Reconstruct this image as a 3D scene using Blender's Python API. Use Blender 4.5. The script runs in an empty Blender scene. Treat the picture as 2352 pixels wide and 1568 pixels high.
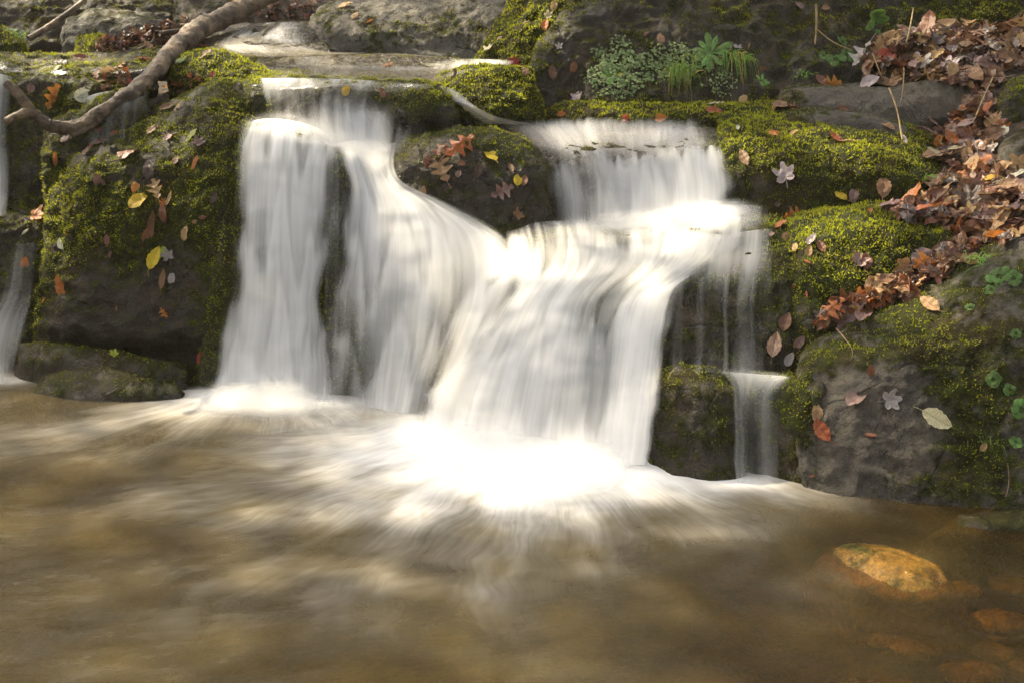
import bpy, math, random
import numpy as np
from mathutils import Vector, Matrix
from mathutils.bvhtree import BVHTree

# ---------------------------------------------------------------- camera, light, exposure
SC = bpy.context.scene
COL = SC.collection
PITCH = math.radians(16.0)
CAMZ = 1.52
FPX = 2613.0                      # focal length in pixels of a 2352 x 1568 frame (40 mm lens)
cam_d = bpy.data.cameras.new('camera'); cam_d.sensor_width = 36.0; cam_d.lens = 40.0
cam_d.clip_start = 0.05; cam_d.clip_end = 400.0
cam = bpy.data.objects.new('camera', cam_d); COL.objects.link(cam)
cam.location = (0, 0, CAMZ); cam.rotation_euler = (math.pi / 2 - PITCH, 0, 0)
SC.camera = cam

SUN_EL, SUN_AZ = math.radians(48.0), math.radians(-56.0)     # azimuth from +Y (away from the camera) towards +X
sd = Vector((math.sin(SUN_AZ) * math.cos(SUN_EL), math.cos(SUN_AZ) * math.cos(SUN_EL), math.sin(SUN_EL)))
wd = bpy.data.worlds.new('World'); SC.world = wd; wd.use_nodes = True
wn = wd.node_tree.nodes; wl = wd.node_tree.links
sky = wn.new('ShaderNodeTexSky'); sky.sky_type = 'NISHITA'; sky.sun_disc = False
sky.sun_elevation = SUN_EL; sky.sun_rotation = SUN_AZ
sky.air_density = 0.8; sky.dust_density = 6.0; sky.ozone_density = 0.3
hs = wn.new('ShaderNodeHueSaturation'); hs.inputs['Saturation'].default_value = .38      # light filtered by the wood: less blue
wl.new(sky.outputs[0], hs.inputs['Color']); tn = wn.new('ShaderNodeMix'); tn.data_type = 'RGBA'; tn.blend_type = 'MULTIPLY'; tn.inputs[0].default_value = 1; tn.inputs[7].default_value = (1, .965, .89, 1)
wl.new(hs.outputs[0], tn.inputs[6]); wl.new(tn.outputs[2], wn['Background'].inputs[0]); wn['Background'].inputs[1].default_value = 0.15
sun_d = bpy.data.lights.new('sun', 'SUN'); sun_d.energy = 5.0; sun_d.angle = math.radians(0.8)
sun_d.color = (1.0, 0.85, 0.60)
sun = bpy.data.objects.new('sun', sun_d); COL.objects.link(sun)
sun.rotation_euler = sd.to_track_quat('Z', 'Y').to_euler()
SC.view_settings.view_transform = 'Standard'; SC.view_settings.look = 'None'
SC.view_settings.exposure = 1.6; SC.view_settings.gamma = 1.0
SC.cycles.use_denoising = True
SC.cycles.max_bounces = 8; SC.cycles.diffuse_bounces = 3; SC.cycles.glossy_bounces = 3
SC.cycles.transparent_max_bounces = 24; SC.cycles.transmission_bounces = 4
SC.cycles.sample_clamp_indirect = 6.0

# ---------------------------------------------------------------- pixels of the 2352 x 1568 frame <-> points
CP, SP = math.cos(PITCH), math.sin(PITCH)
def ray(px, py):
    a = (np.asarray(px, float) - 1176) / FPX; b = (784 - np.asarray(py, float)) / FPX
    return np.stack([a, CP + b * SP, -SP + b * CP], -1)
def W(px, py, Y):
    d = ray(px, py); return np.array([0, 0, CAMZ]) + d * (np.asarray(Y, float) / d[..., 1])[..., None]
def yz(py, z):                     # distance at which the ray through row py has height z
    b = (784 - py) / FPX; return (z - CAMZ) * (CP + b * SP) / (-SP + b * CP)
def proj(P):
    d = P - np.array([0, 0, CAMZ])
    x, f, u = d[..., 0], d[..., 1] * CP - d[..., 2] * SP, d[..., 1] * SP + d[..., 2] * CP
    f = np.maximum(f, 1e-3)
    return 1176 + FPX * x / f, 784 - FPX * u / f

# ---------------------------------------------------------------- noise
def _hash(ix, iy, iz, seed):
    h = (ix * 374761393 + iy * 668265263 + iz * 2147483647 + seed * 974711) & 0xFFFFFFFF
    h = ((h ^ (h >> 13)) * 1274126177) & 0xFFFFFFFF
    h = ((h ^ (h >> 16)) * 2246822519) & 0xFFFFFFFF
    return (h ^ (h >> 15)) & 0xFFFFFFFF
_G = np.array([(1,1,0),(-1,1,0),(1,-1,0),(-1,-1,0),(1,0,1),(-1,0,1),(1,0,-1),(-1,0,-1),(0,1,1),(0,-1,1),(0,1,-1),(0,-1,-1)], float)
def perlin(P, seed=0):
    P = np.asarray(P, float); i = np.floor(P).astype(np.int64); f = P - i
    w = f * f * f * (f * (f * 6 - 15) + 10)
    out = 0
    for dx in (0, 1):
        for dy in (0, 1):
            for dz in (0, 1):
                g = _G[_hash(i[..., 0] + dx, i[..., 1] + dy, i[..., 2] + dz, seed) % 12]
                dot = g[..., 0] * (f[..., 0] - dx) + g[..., 1] * (f[..., 1] - dy) + g[..., 2] * (f[..., 2] - dz)
                ww = (w[..., 0] if dx else 1 - w[..., 0]) * (w[..., 1] if dy else 1 - w[..., 1]) * (w[..., 2] if dz else 1 - w[..., 2])
                out = out + dot * ww
    return out
def fbm(P, seed=0, octaves=4, gain=0.5):
    P = np.asarray(P, float); s, a, t = 0, 1.0, 0
    for k in range(octaves):
        s = s + a * perlin(P * 2.0 ** k + 17.3 * k, seed + k); t += a; a *= gain
    return s / t
def p2(u, v, seed, o=3):
    u, v = np.broadcast_arrays(np.asarray(u, float), np.asarray(v, float))
    return fbm(np.stack([u, v, np.zeros_like(u) + 0.37], -1), seed, o)
def sstep(a, b, x):
    t = np.clip((x - a) / (b - a), 0, 1); return t * t * (3 - 2 * t)
def gsmooth(A, s, axis):
    if s < 0.3: return A
    r = int(3 * s) + 1; k = np.exp(-0.5 * (np.arange(-r, r + 1) / s) ** 2); k /= k.sum()
    A = np.moveaxis(A, axis, 0); n = A.shape[0]
    idx = np.arange(n); out = np.zeros_like(A)
    for j, kk in zip(range(-r, r + 1), k):          # odd reflection keeps the ends where they are
        q = idx + j; lo, hi = q < 0, q >= n
        B = A[np.clip(np.where(lo, -q, np.where(hi, 2 * (n - 1) - q, q)), 0, n - 1)]
        if lo.any(): B[lo] = 2 * A[0] - B[lo]
        if hi.any(): B[hi] = 2 * A[-1] - B[hi]
        out += kk * B
    return np.moveaxis(out, 0, axis)

# ---------------------------------------------------------------- mesh helpers
def tag(o, label=None, cat=None, group=None, kind=None):
    if label: o['label'] = label
    if cat: o['category'] = cat
    if group: o['group'] = group
    if kind: o['kind'] = kind
    return o
def new_mesh(name, V, F, mat=None, parent=None, attrs=None, smooth=True, uv=None):
    """V (n,3) array, F (m,k) array of equal-sided faces; attrs: point float attributes; uv: (n,2)."""
    me = bpy.data.meshes.new(name); V = np.asarray(V, np.float32); F = np.asarray(F, np.int32)
    n, m, k = len(V), len(F), F.shape[1]
    me.vertices.add(n); me.vertices.foreach_set('co', V.ravel())
    me.loops.add(m * k); me.loops.foreach_set('vertex_index', F.ravel())
    me.polygons.add(m); me.polygons.foreach_set('loop_start', np.arange(m, dtype=np.int32) * k)
    me.polygons.foreach_set('use_smooth', np.full(m, smooth))
    me.update(calc_edges=True)
    for a, d in (attrs or {}).items():
        at = me.attributes.new(a, 'FLOAT', 'POINT'); at.data.foreach_set('value', np.asarray(d, np.float32).ravel())
    if uv is not None:
        l = me.uv_layers.new(name='UVMap'); l.data.foreach_set('uv', np.asarray(uv, np.float32)[F.ravel()].ravel())
    if mat: me.materials.append(mat)
    o = bpy.data.objects.new(name, me); COL.objects.link(o)
    if parent: o.parent = parent
    return o
def grid_faces(r, c):
    i = np.arange(r * c).reshape(r, c)
    return np.stack([i[:-1, :-1], i[:-1, 1:], i[1:, 1:], i[1:, :-1]], -1).reshape(-1, 4)
def grid_normals(G):
    du = np.gradient(G, axis=1); dv = np.gradient(G, axis=0)
    n = np.cross(du, dv); return n / np.maximum(np.linalg.norm(n, axis=-1, keepdims=True), 1e-9)
def upsample(A, n, axis):          # n[k] samples on control segment k
    A = np.moveaxis(A, axis, 0); t = np.concatenate([k + np.arange(c) / c for k, c in enumerate(n)] + [[len(n)]])
    i = np.minimum(t.astype(int), len(n) - 1); f = (t - i).reshape((-1,) + (1,) * (A.ndim - 1))
    return np.moveaxis(A[i] * (1 - f) + A[i + 1] * f, 0, axis)

# ---------------------------------------------------------------- materials
def mat(name):
    m = bpy.data.materials.new(name); m.use_nodes = True; nt = m.node_tree
    return m, nt, nt.nodes, nt.links, nt.nodes['Principled BSDF']
class NT:
    """small node-tree writer"""
    def __init__(s, name):
        s.m = bpy.data.materials.new(name); s.m.use_nodes = True; s.t = s.m.node_tree; s.n = s.t.nodes; s.n.clear()
        s.out = s.n.new('ShaderNodeOutputMaterial')
    def put(s, sock, v):
        if hasattr(v, 'is_linked'): s.t.links.new(v, sock)
        elif v is not None: sock.default_value = v
    def node(s, kind, ins=None, **kw):
        n = s.n.new(kind)
        for k, v in kw.items(): setattr(n, k, v)
        for k, v in (ins or {}).items(): s.put(n.inputs[k], v)
        return n
    def attr(s, a): return s.node('ShaderNodeAttribute', attribute_name=a).outputs['Fac']
    def obj(s): return s.node('ShaderNodeTexCoord').outputs['Object']
    def uv(s): return s.node('ShaderNodeTexCoord').outputs['UV']
    def pos(s): return s.node('ShaderNodeNewGeometry').outputs['Position']
    def rnd(s): return s.node('ShaderNodeObjectInfo').outputs['Random']
    def noise(s, vec, scale, detail=4, rough=0.55, dist=0.0, out='Fac'):
        return s.node('ShaderNodeTexNoise', {'Vector': vec, 'Scale': scale, 'Detail': detail, 'Roughness': rough, 'Distortion': dist}).outputs[out]
    def math(s, op, a, b=None, c=None, clamp=False):
        n = s.node('ShaderNodeMath', operation=op); n.use_clamp = clamp
        for i, v in enumerate((a, b, c)): s.put(n.inputs[i], v) if v is not None else None
        return n.outputs[0]
    def ramp(s, fac, lo, hi, a=0.0, b=1.0):
        return s.node('ShaderNodeMapRange', {0: fac, 1: lo, 2: hi, 3: a, 4: b}, interpolation_type='SMOOTHSTEP').outputs[0]
    def mix(s, f, a, b):
        n = s.node('ShaderNodeMix', data_type='RGBA')
        s.put(n.inputs[0], f); s.put(n.inputs[6], c4(a)); s.put(n.inputs[7], c4(b)); return n.outputs[2]
    def scale(s, vec, xyz):
        return s.node('ShaderNodeVectorMath', {0: vec, 1: xyz}, operation='MULTIPLY').outputs[0]
    def bump(s, h, strength, dist):
        return s.node('ShaderNodeBump', {'Height': h, 'Strength': strength, 'Distance': dist}).outputs[0]
    def bsdf(s, **ins):
        n = s.n.new('ShaderNodeBsdfPrincipled')
        for k, v in ins.items(): s.put(n.inputs[k.replace('_', ' ')], c4(v) if k == 'Base_Color' else v)
        return n.outputs[0]
    def mixs(s, f, a, b): return s.node('ShaderNodeMixShader', {0: f, 1: a, 2: b}).outputs[0]
    def done(s, sh, disp=None):
        s.t.links.new(sh, s.out.inputs[0]); return s.m
def c4(v): return tuple(v) + (1.0,) if isinstance(v, tuple) and len(v) == 3 else v

def rock_material(name, dark, light, lichen=0.0, rough=0.45, moss_tint=1.0, crack=1.0):
    s = NT(name); p = s.pos()
    n1 = s.noise(p, 5, 6); n2 = s.noise(p, 28, 6, 0.65); n3 = s.noise(p, 110, 4, 0.7)
    col = s.mix(s.ramp(s.math('ADD', s.math('MULTIPLY', n1, .5), s.math('MULTIPLY', n2, .5)), .38, .64), dark, light)
    col = s.mix(s.math('MULTIPLY', s.ramp(n3, .5, .72), .55), col, tuple(c * .35 for c in dark))
    rust = s.ramp(s.noise(p, 3.1, 5, .6, .6), .52, .72)
    col = s.mix(s.math('MULTIPLY', rust, .45), col, (.085, .055, .022))
    if lichen:
        li = s.math('MULTIPLY', s.ramp(s.noise(p, 9, 8, .72, .4), .5, .6), lichen)
        col = s.mix(li, col, (.36, .35, .28))
    grit = s.noise(p, 240, 3, .7)
    col = s.mix(s.math('MULTIPLY', s.ramp(grit, .5, .68), .5), col, tuple(min(1, c * 1.9) for c in light))
    mo = s.math('ADD', s.attr('moss'), s.math('MULTIPLY', s.math('SUBTRACT', s.noise(p, 75, 4, .7), .5), .75))
    thin = s.ramp(mo, .12, .55)
    mcol = s.mix(s.ramp(n2, .35, .68), tuple(c * moss_tint for c in (.016, .018, .004)), tuple(c * moss_tint for c in (.060, .074, .010)))
    mcol = s.mix(s.ramp(n1, .45, .7), mcol, tuple(c * moss_tint for c in (.05, .04, .012)))
    col = s.mix(s.math('MULTIPLY', thin, .92), col, mcol)
    wp = s.node('ShaderNodeVectorMath', {0: p, 1: s.scale(s.noise(p, 4, 3, .5, out='Color'), (.16, .16, .16))}, operation='ADD').outputs[0]
    big = s.node('ShaderNodeTexVoronoi', {'Vector': wp, 'Scale': 2.6}, feature='DISTANCE_TO_EDGE').outputs['Distance']
    fin = s.node('ShaderNodeTexVoronoi', {'Vector': wp, 'Scale': 38.0}, feature='DISTANCE_TO_EDGE').outputs['Distance']
    crk = s.math('MULTIPLY', s.ramp(big, .0, .016, 1.0, 0.0), s.ramp(n1, .42, .6))
    crf = s.math('MULTIPLY', s.ramp(fin, .0, .09, 1.0, 0.0), s.ramp(s.noise(p, 6, 3), .42, .62))
    cr = s.math('MULTIPLY', s.math('MAXIMUM', crk, s.math('MULTIPLY', crf, .55)), crack)
    col = s.mix(s.math('MULTIPLY', cr, .8), col, (.006, .005, .004))
    wet = s.attr('wet')
    ro = s.math('SUBTRACT', s.ramp(n2, .3, .7, rough, rough + .3), s.math('MULTIPLY', wet, .3))
    h = s.math('SUBTRACT', s.math('ADD', s.math('MULTIPLY', n2, .7), s.math('MULTIPLY', n3, .55)), s.math('MULTIPLY', cr, .6))
    b = s.bump(h, 1.0, .045)
    fine = s.noise(p, 330, 2, .6)
    b2 = s.node('ShaderNodeBump', {'Height': fine, 'Strength': .8, 'Distance': .008, 'Normal': b}).outputs[0]
    sh = s.bsdf(Base_Color=col, Roughness=s.math('MAXIMUM', s.math('ADD', ro, s.math('MULTIPLY', thin, .25)), .16), Normal=b2)
    s.put(sh.node.inputs['Specular IOR Level'], s.math('SUBTRACT', .55, s.math('MULTIPLY', thin, .4)))
    return s.done(sh)
M_DARK = rock_material('wet_dark_rock', (.014, .0085, .0038), (.056, .038, .018), 0, .40)
M_GREY = rock_material('grey_rock', (.040, .032, .021), (.122, .100, .070), .12, .55)
M_PALE = rock_material('pale_grey_rock', (.075, .067, .052), (.21, .19, .15), .12, .6)
M_LICHEN = rock_material('lichen_rock', (.06, .055, .042), (.17, .16, .125), .85, .7)
M_GOLD = rock_material('golden_stone', (.085, .04, .006), (.44, .22, .02), 0, .22, 1.6, 0)
M_BED = rock_material('bed_stone', (.06, .038, .014), (.21, .135, .045), 0, .4)
def moss_material():
    s = NT('moss'); t = s.attr('tint'); p = s.pos()
    n = s.noise(p, 6, 4)
    c = s.mix(t, (.045, .056, .006), (.42, .43, .022))
    c = s.mix(s.math('MULTIPLY', s.ramp(n, .42, .66), .6), c, (.11, .085, .016))
    c = s.mix(s.attr('bare'), c, s.mix(t, (.022, .014, .005), (.115, .082, .026)))
    d = s.bsdf(Base_Color=c, Roughness=.6)
    s.put(d.node.inputs['Specular IOR Level'], .25)
    tr = s.node('ShaderNodeBsdfTranslucent', {0: s.mix(.5, c, (.46, .50, .03))}).outputs[0]
    return s.done(s.mixs(.46, d, tr))
M_MOSS = moss_material()

def soil_material():
    s = NT('soil'); p = s.pos(); n = s.noise(p, 14, 6, .65); n2 = s.noise(p, 60, 4, .6)
    c = s.mix(s.ramp(n, .35, .65), (.014, .010, .006), (.055, .034, .016))
    c = s.mix(s.math('MULTIPLY', s.ramp(n2, .5, .65), .6), c, (.10, .055, .024))
    return s.done(s.bsdf(Base_Color=c, Roughness=.85, Normal=s.bump(s.math('ADD', n, n2), .8, .03)))
M_SOIL = soil_material()
# ---------------------------------------------------------------- the setting: stream bed and slope
RNG = np.random.default_rng(7)
ROCKS = []                         # (vertices, faces) of everything that things can lie on
ALLR = {}
def ground():
    xs = np.linspace(-9, 9, 260); ys = np.linspace(.6, 22, 420); X, Yv = np.meshgrid(xs, ys)
    z = -.24 + 1.1 * sstep(4.95, 5.7, Yv) + .40 * sstep(5.7, 8.2, Yv) + .52 * np.maximum(Yv - 8.0, 0)
    z = z + 1.3 * sstep(2.7, 4.6, np.abs(X)) * sstep(1.5, 5, Yv)
    z = z + 1.15 * sstep(1.9, 2.6, X) * sstep(2.9, 3.7, Yv) * (1 - sstep(5.0, 5.6, Yv)) - .25 * sstep(1.9, 2.6, X) * sstep(5.0, 5.6, Yv) * 0
    P = np.stack([X, Yv, z], -1)
    z = z + .10 * fbm(P * 1.3, 5, 4) * sstep(4.5, 8, Yv) * 2 + .05 * fbm(P * 4, 9, 3)
    P[..., 2] = z
    m = M_SOIL
    o = new_mesh('ground', P.reshape(-1, 3), grid_faces(*X.shape), m)
    tag(o, 'dark forest slope and stream bed under the rocks', 'ground', kind='structure')
    ROCKS.append((P.reshape(-1, 3), grid_faces(*X.shape)))
ground()

# moss patches seen on the rocks: x, y, rx, ry (pixels of the 2352 frame), weight
PATCH = [(1100,190,95,55,.9),(1150,240,60,40,.4),(520,145,90,35,.8),(470,135,70,25,.5),(200,85,25,12,.7),
 (1850,335,240,30,.9),(1760,300,110,22,.7),(1900,370,220,45,.35),(2000,520,170,55,.9),(1900,560,110,60,.55),(1960,640,120,70,.3),
 (1200,60,50,90,.6),(940,75,120,60,.35),(1080,70,60,40,.45),(860,95,60,40,.35),(745,70,28,60,.4),
 (1450,255,130,28,.75),(1650,258,180,18,.7),(1800,230,70,22,.5),(1550,60,350,120,-.05),(2000,30,350,50,.15),(2250,30,150,40,.5),
 (150,480,60,120,.5),(230,520,90,120,.65),(480,480,60,160,.6),(420,440,120,100,.4),(340,560,140,90,.15),(520,250,45,60,.6),(300,300,90,30,.5),(490,760,40,160,.5),(90,690,30,90,.5),
 (330,700,160,100,-.08),(250,840,200,40,-.1),(740,540,36,80,.6),(745,750,40,150,.6),(800,830,40,90,.6),
 (2150,800,170,110,.5),(2250,950,90,130,.35),(2200,1060,110,70,.45),(1840,960,40,130,.4),(2060,930,110,90,-.6),(2050,1050,130,50,-.5),(1960,890,90,60,-.4),(1900,830,70,40,.3),(1960,1020,40,50,.25),(1580,960,110,120,.15),
 (170,235,60,25,.7),(60,400,120,150,.1),(960,230,90,40,.2),(640,240,40,40,-.2),(2090,310,140,30,-.1),(1990,290,110,20,-.4),(2000,225,200,30,-.35),(1990,120,40,40,-.2)]
def patch_field(px, py):
    f = np.zeros_like(px)
    for x, y, rx, ry, w in PATCH:
        f += w * np.exp(-(((px - x) / rx) ** 2 + ((py - y) / ry) ** 2) * 1.1)
    return f
def rock(name, rows, label, cat='rock', material=None, moss=.25, amp=1.0, smooth=.022, seed=0, back=.4, inset=14, wet=.3, kind=None, group=None, tuft=1.0, spacing=.0065, sides=True, up=.35):
    """A boulder lofted through rows of (px, py, distance), bottom row first; closed towards the back on all sides."""
    C = max(len(r) for r in rows); R = []
    for r in rows:
        r = np.array(r, float)
        if len(r) != C:
            t = np.linspace(0, len(r) - 1, C); r = np.stack([np.interp(t, np.arange(len(r)), r[:, k]) for k in range(3)], -1)
        R.append(r)
    R = np.array(R)
    top = R[-1].copy(); top[:, 1] += 26; top[:, 2] += back; R = np.concatenate([R, top[None]])
    if sides:
        a = R[:, :1].copy(); a[..., 0] += inset; a[..., 2] += back
        b = R[:, -1:].copy(); b[..., 0] -= inset; b[..., 2] += back
        R = np.concatenate([a, R, b], 1)
    P = W(R[..., 0], R[..., 1], R[..., 2])
    low = P[:1].copy(); low[..., 2] -= .22; low[..., 1] += .03; P = np.concatenate([low, P])      # stands on in the ground
    nv = [max(2, int(round(np.linalg.norm(P[i + 1] - P[i], axis=-1).mean() / spacing))) for i in range(len(P) - 1)]
    nu = [max(2, int(round(np.linalg.norm(P[:, i + 1] - P[:, i], axis=-1).mean() / spacing))) for i in range(P.shape[1] - 1)]
    nv[-1] = max(3, nv[-1] // 4); nv[0] = max(3, nv[0] // 3)
    if sides: nu[0] = max(3, nu[0] // 4); nu[-1] = max(3, nu[-1] // 4)
    G = upsample(upsample(P, nv, 0), nu, 1)
    s = smooth / spacing
    G = gsmooth(gsmooth(G, s, 0), s, 1)
    N = grid_normals(G)
    if seed == 0: seed = (sum(map(ord, label)) * 7) % 9973
    q = G + .06 * np.stack([perlin(G * 4, seed + k) for k in (50, 51, 52)], -1)
    d = .040 * perlin(q * 2.6, seed) + .022 * perlin(q * 6.5, seed + 1) + .013 * (np.abs(perlin(q * 11, seed + 2)) * -2 + .5)
    d += .0065 * perlin(q * 24, seed + 3) + .0042 * perlin(q * 52, seed + 4)
    q2 = G * np.array([1, 1, 2.6]) + .15 * q
    d += .012 * np.clip(np.abs(perlin(q2 * 5, seed + 9)) * -3 + .35, -1, .2)
    G = G + N * (d * amp)[..., None]
    N = grid_normals(G)
    px, py = proj(G)
    pf = patch_field(px, py)
    mo = moss + (.02 if material in (M_GREY, M_PALE, M_LICHEN, M_SOIL) else .10) + pf + up * (N[..., 2] - .35) + .55 * fbm(G * 5.5, seed + 20, 4) + .35 * perlin(G * 22, seed + 30) + .2 * perlin(G * 48, seed + 31)
    mo = np.clip(mo, 0, 1.1)
    G = G + N * (np.clip(mo - .15, 0, .8) * (.010 + .016 * perlin(G * 13, seed + 60) + .010 * perlin(G * 31, seed + 61)))[..., None]; N = grid_normals(G)      # cushions
    wt = np.clip(wet + .5 * perlin(G * 3, seed + 40), 0, 1)
    V = G.reshape(-1, 3); F = grid_faces(*G.shape[:2])
    c0 = V.mean(0); c0[2] = V[:, 2].min()
    o = new_mesh(name, V - c0, F, material or M_DARK, attrs={'moss': mo, 'wet': wt}); o.location = c0
    tag(o, label, cat, group, kind)
    ROCKS.append((V, F)); ALLR.setdefault(name, []).append(o)
    if tuft > 0: moss_cover(o, G, N, mo, c0, seed, tuft, material in (M_GREY, M_PALE, M_LICHEN, M_SOIL))
    return o
def moss_cover(o, G, N, mo, c0, seed, dens, grey):
    rng = np.random.default_rng(seed)
    a = np.linalg.norm(np.cross(G[1:, :-1] - G[:-1, :-1], G[:-1, 1:] - G[:-1, :-1]), axis=-1)
    m = np.clip((mo[:-1, :-1] - (.22 if grey else -.25)) / .75, 0, 1)
    cl = sstep(-.25, .3, perlin(G[:-1, :-1] * 34, seed + 77)) * .8 + .2
    px, py = proj(G[:-1, :-1])
    facing = np.sum(N[:-1, :-1] * (np.array([0, 0, CAMZ]) - G[:-1, :-1]), -1) > -.6
    seen = (px > -120) & (px < 2760) & (py > -150) & facing
    w = a * m * cl * seen
    n = rng.poisson(w.ravel() * 34000 * dens)
    idx = np.repeat(np.arange(w.size), n)
    if len(idx) < 1200: return
    r, c = idx // w.shape[1], idx % w.shape[1]
    f = rng.random((2, len(idx), 1))
    base = G[r, c] + (G[r + 1, c] - G[r, c]) * f[0] + (G[r, c + 1] - G[r, c]) * f[1]
    nr = N[r, c]
    k = len(idx)
    dirv = nr * .8 + np.array([0, 0, .25]) + rng.normal(0, .55, (k, 3)); dirv /= np.linalg.norm(dirv, axis=1, keepdims=True)
    side = np.cross(dirv, rng.normal(0, 1, (k, 3))); side /= np.linalg.norm(side, axis=1, keepdims=True)
    amount = mo[r, c]
    L = ((.004 + .008 * rng.random(k) ** 1.5) * (.6 + .7 * np.clip(amount, 0, 1)))[:, None]
    wd_ = L * (.28 + .15 * rng.random((k, 1)))
    base = base - nr * .0015
    V = np.stack([base - side * wd_ * .6, base + side * wd_ * .6, base + dirv * L + side * wd_ * .25, base + dirv * L - side * wd_ * .25], 1).reshape(-1, 3) - c0
    F = np.arange(4 * k).reshape(-1, 4)
    tint = np.clip(.5 * rng.random(k) + .45 * perlin(base * 9, seed + 5) + .5 * perlin(base * 27, seed + 6) + .45 * (amount - .35) + .20, 0, 1)
    tv = np.stack([tint * .4, tint * .4, tint, tint], 1)
    bare = np.repeat(np.clip((.42 - amount) / .3 + rng.normal(0, .25, k), 0, 1), 4)
    new_mesh('moss', V, F, M_MOSS, o, {'tint': tv, 'bare': bare}, smooth=False)
# ---------------------------------------------------------------- rocks, far to near
E = lambda ys, pts: [(x, y, Y) for (x, y), Y in zip(pts, ys)]
rock('rock_slab', [[(-90,112,6.9),(30,105,6.9),(140,104,6.9),(215,95,7.0)],[(-90,20,7.1),(25,20,7.1),(110,20,7.1),(170,15,7.2)],[(-90,-70,7.4),(0,-70,7.4),(70,-60,7.4),(130,-60,7.5)]],
     'dark slanting rock slab behind the pale lichen boulder', moss=.05, wet=0, spacing=.012)
rock('rock_slab', [[(120,112,7.3),(220,70,7.3),(320,50,7.4),(400,45,7.5)],[(120,10,7.5),(220,0,7.5),(320,0,7.6),(400,0,7.7)],[(110,-70,7.8),(220,-70,7.8),(320,-70,7.9),(400,-70,8)]],
     'brown leaning rock slab in shade above the pale lichen boulder', moss=.0, wet=0, spacing=.012)
rock('boulder', [[(385,55,7.5),(450,58,7.4),(520,52,7.4),(590,40,7.5)],[(385,25,7.6),(450,22,7.5),(520,18,7.5),(580,15,7.6)],[(400,-20,7.8),(450,-30,7.8),(520,-35,7.8),(590,-30,7.8)]],
     'grey weathered boulder behind the leaf litter and the fallen branch', 'boulder', M_GREY, moss=.05, wet=0, spacing=.012)
rock('boulder', [[(135,98,6.6),(200,106,6.5),(270,106,6.48),(340,96,6.5),(402,80,6.6)],[(136,62,6.66),(190,64,6.56),(270,60,6.55),(340,60,6.57),(398,60,6.66)],[(162,34,6.76),(215,20,6.72),(280,13,6.7),(340,20,6.72),(388,46,6.78)]],
     'pale rounded boulder blotched with whitish lichen at the stream head', 'boulder', M_LICHEN, moss=.02, wet=0, amp=.7, spacing=.009)
rock('rock', [[(342,92,6.45),(362,95,6.42),(388,92,6.45)],[(343,76,6.48),(362,74,6.45),(386,78,6.48)],[(350,66,6.52),(365,63,6.5),(380,68,6.52)]],
     'small pale rock beside the lichen boulder among brown leaves', 'rock', M_LICHEN, moss=0, wet=0, amp=.35, tuft=0)
rock('rock', [[(-90,122,6.2),(0,120,6.15),(66,112,6.2)],[(-90,80,6.3),(-5,74,6.24),(46,92,6.25)],[(-90,58,6.42),(-10,54,6.42),(38,76,6.4)]],
     'mossy rounded rock where the upper shelf meets the dark slab', moss=.55, amp=.5)
rock('rock_shelf', [[(-120,520,5.22),(0,505,5.22),(100,490,5.22),(220,470,5.27),(340,460,5.32)],[(-120,330,5.3),(0,330,5.3),(100,330,5.28),(220,330,5.31),(340,330,5.36)],[(-120,205,5.42),(0,200,5.4),(100,185,5.4),(200,200,5.38),(340,215,5.42)],[(-120,165,5.55),(0,155,5.52),(100,160,5.5),(230,165,5.5),(380,160,5.5)],[(-120,126,6.05),(0,122,6.05),(100,117,6.05),(250,115,6.05),(430,108,6.05)]],
     'long dark wet rock shelf under the fork of the fallen branch', moss=.22, wet=.8)
rock('rock', [[(170,122,6.0),(225,125,5.95),(262,118,6.0)],[(176,100,6.1),(220,88,6.06),(250,98,6.1)],[(184,92,6.2),(218,82,6.16),(240,90,6.2)]],
     'small moss-capped rock on the shelf below the lichen boulder', moss=.6, amp=.3)
rock('rock', [[(95,440,5.05),(170,430,5.05),(260,390,5.1),(350,340,5.15)],[(103,295,5.1),(170,275,5.1),(250,252,5.12),(345,240,5.2)],[(118,272,5.22),(190,230,5.22),(260,210,5.27),(355,192,5.3)]],
     'mossy-edged rock step beneath the bend of the fallen branch', moss=.18, wet=.7)
rock('rock', [[(-120,895,4.85),(-20,890,4.8),(50,880,4.8),(115,870,4.84)],[(-120,700,4.9),(-20,700,4.88),(50,690,4.88),(115,680,4.92)],[(-120,525,5.0),(-20,515,5.0),(50,505,5.0),(125,500,5.06)],[(-120,482,5.15),(0,487,5.15),(60,480,5.15),(135,478,5.2)]],
     'dark dripping rock in the narrow gully beside the big mossy boulder', moss=.15, wet=.6)
rock('boulder', [[(700,132,6.35),(790,138,6.25),(920,136,6.25),(1060,138,6.25),(1180,145,6.25),(1270,150,6.3)],[(710,78,6.42),(775,78,6.28),(920,78,6.32),(1060,78,6.33),(1180,75,6.35),(1270,75,6.4)],[(714,44,6.52),(758,30,6.42),(900,14,6.5),(1060,8,6.5),(1190,0,6.5),(1270,0,6.5)],[(738,16,6.85),(800,-5,6.85),(900,-30,6.9),(1060,-45,6.9),(1200,-45,6.9),(1270,-45,6.9)]],
     'large flat-faced grey boulder with mossy flank above the upper stream', 'boulder', M_PALE, moss=-.12, wet=.1, amp=.6, smooth=.012, spacing=.009)
rock('rock', [[(1080,150,6.06),(1180,155,5.96),(1260,155,5.9),(1350,150,5.9)],[(1130,70,6.25),(1200,70,6.1),(1280,70,6.05),(1370,70,6.05)],[(1172,-10,6.42),(1240,-15,6.3),(1320,-20,6.25),(1400,-20,6.2)],[(1190,-90,6.8),(1240,-90,6.8),(1320,-90,6.8),(1400,-90,6.8)]],
     'green mossy rock between the grey boulder and the dark rock wall', moss=.42, wet=0, spacing=.009)
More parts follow.
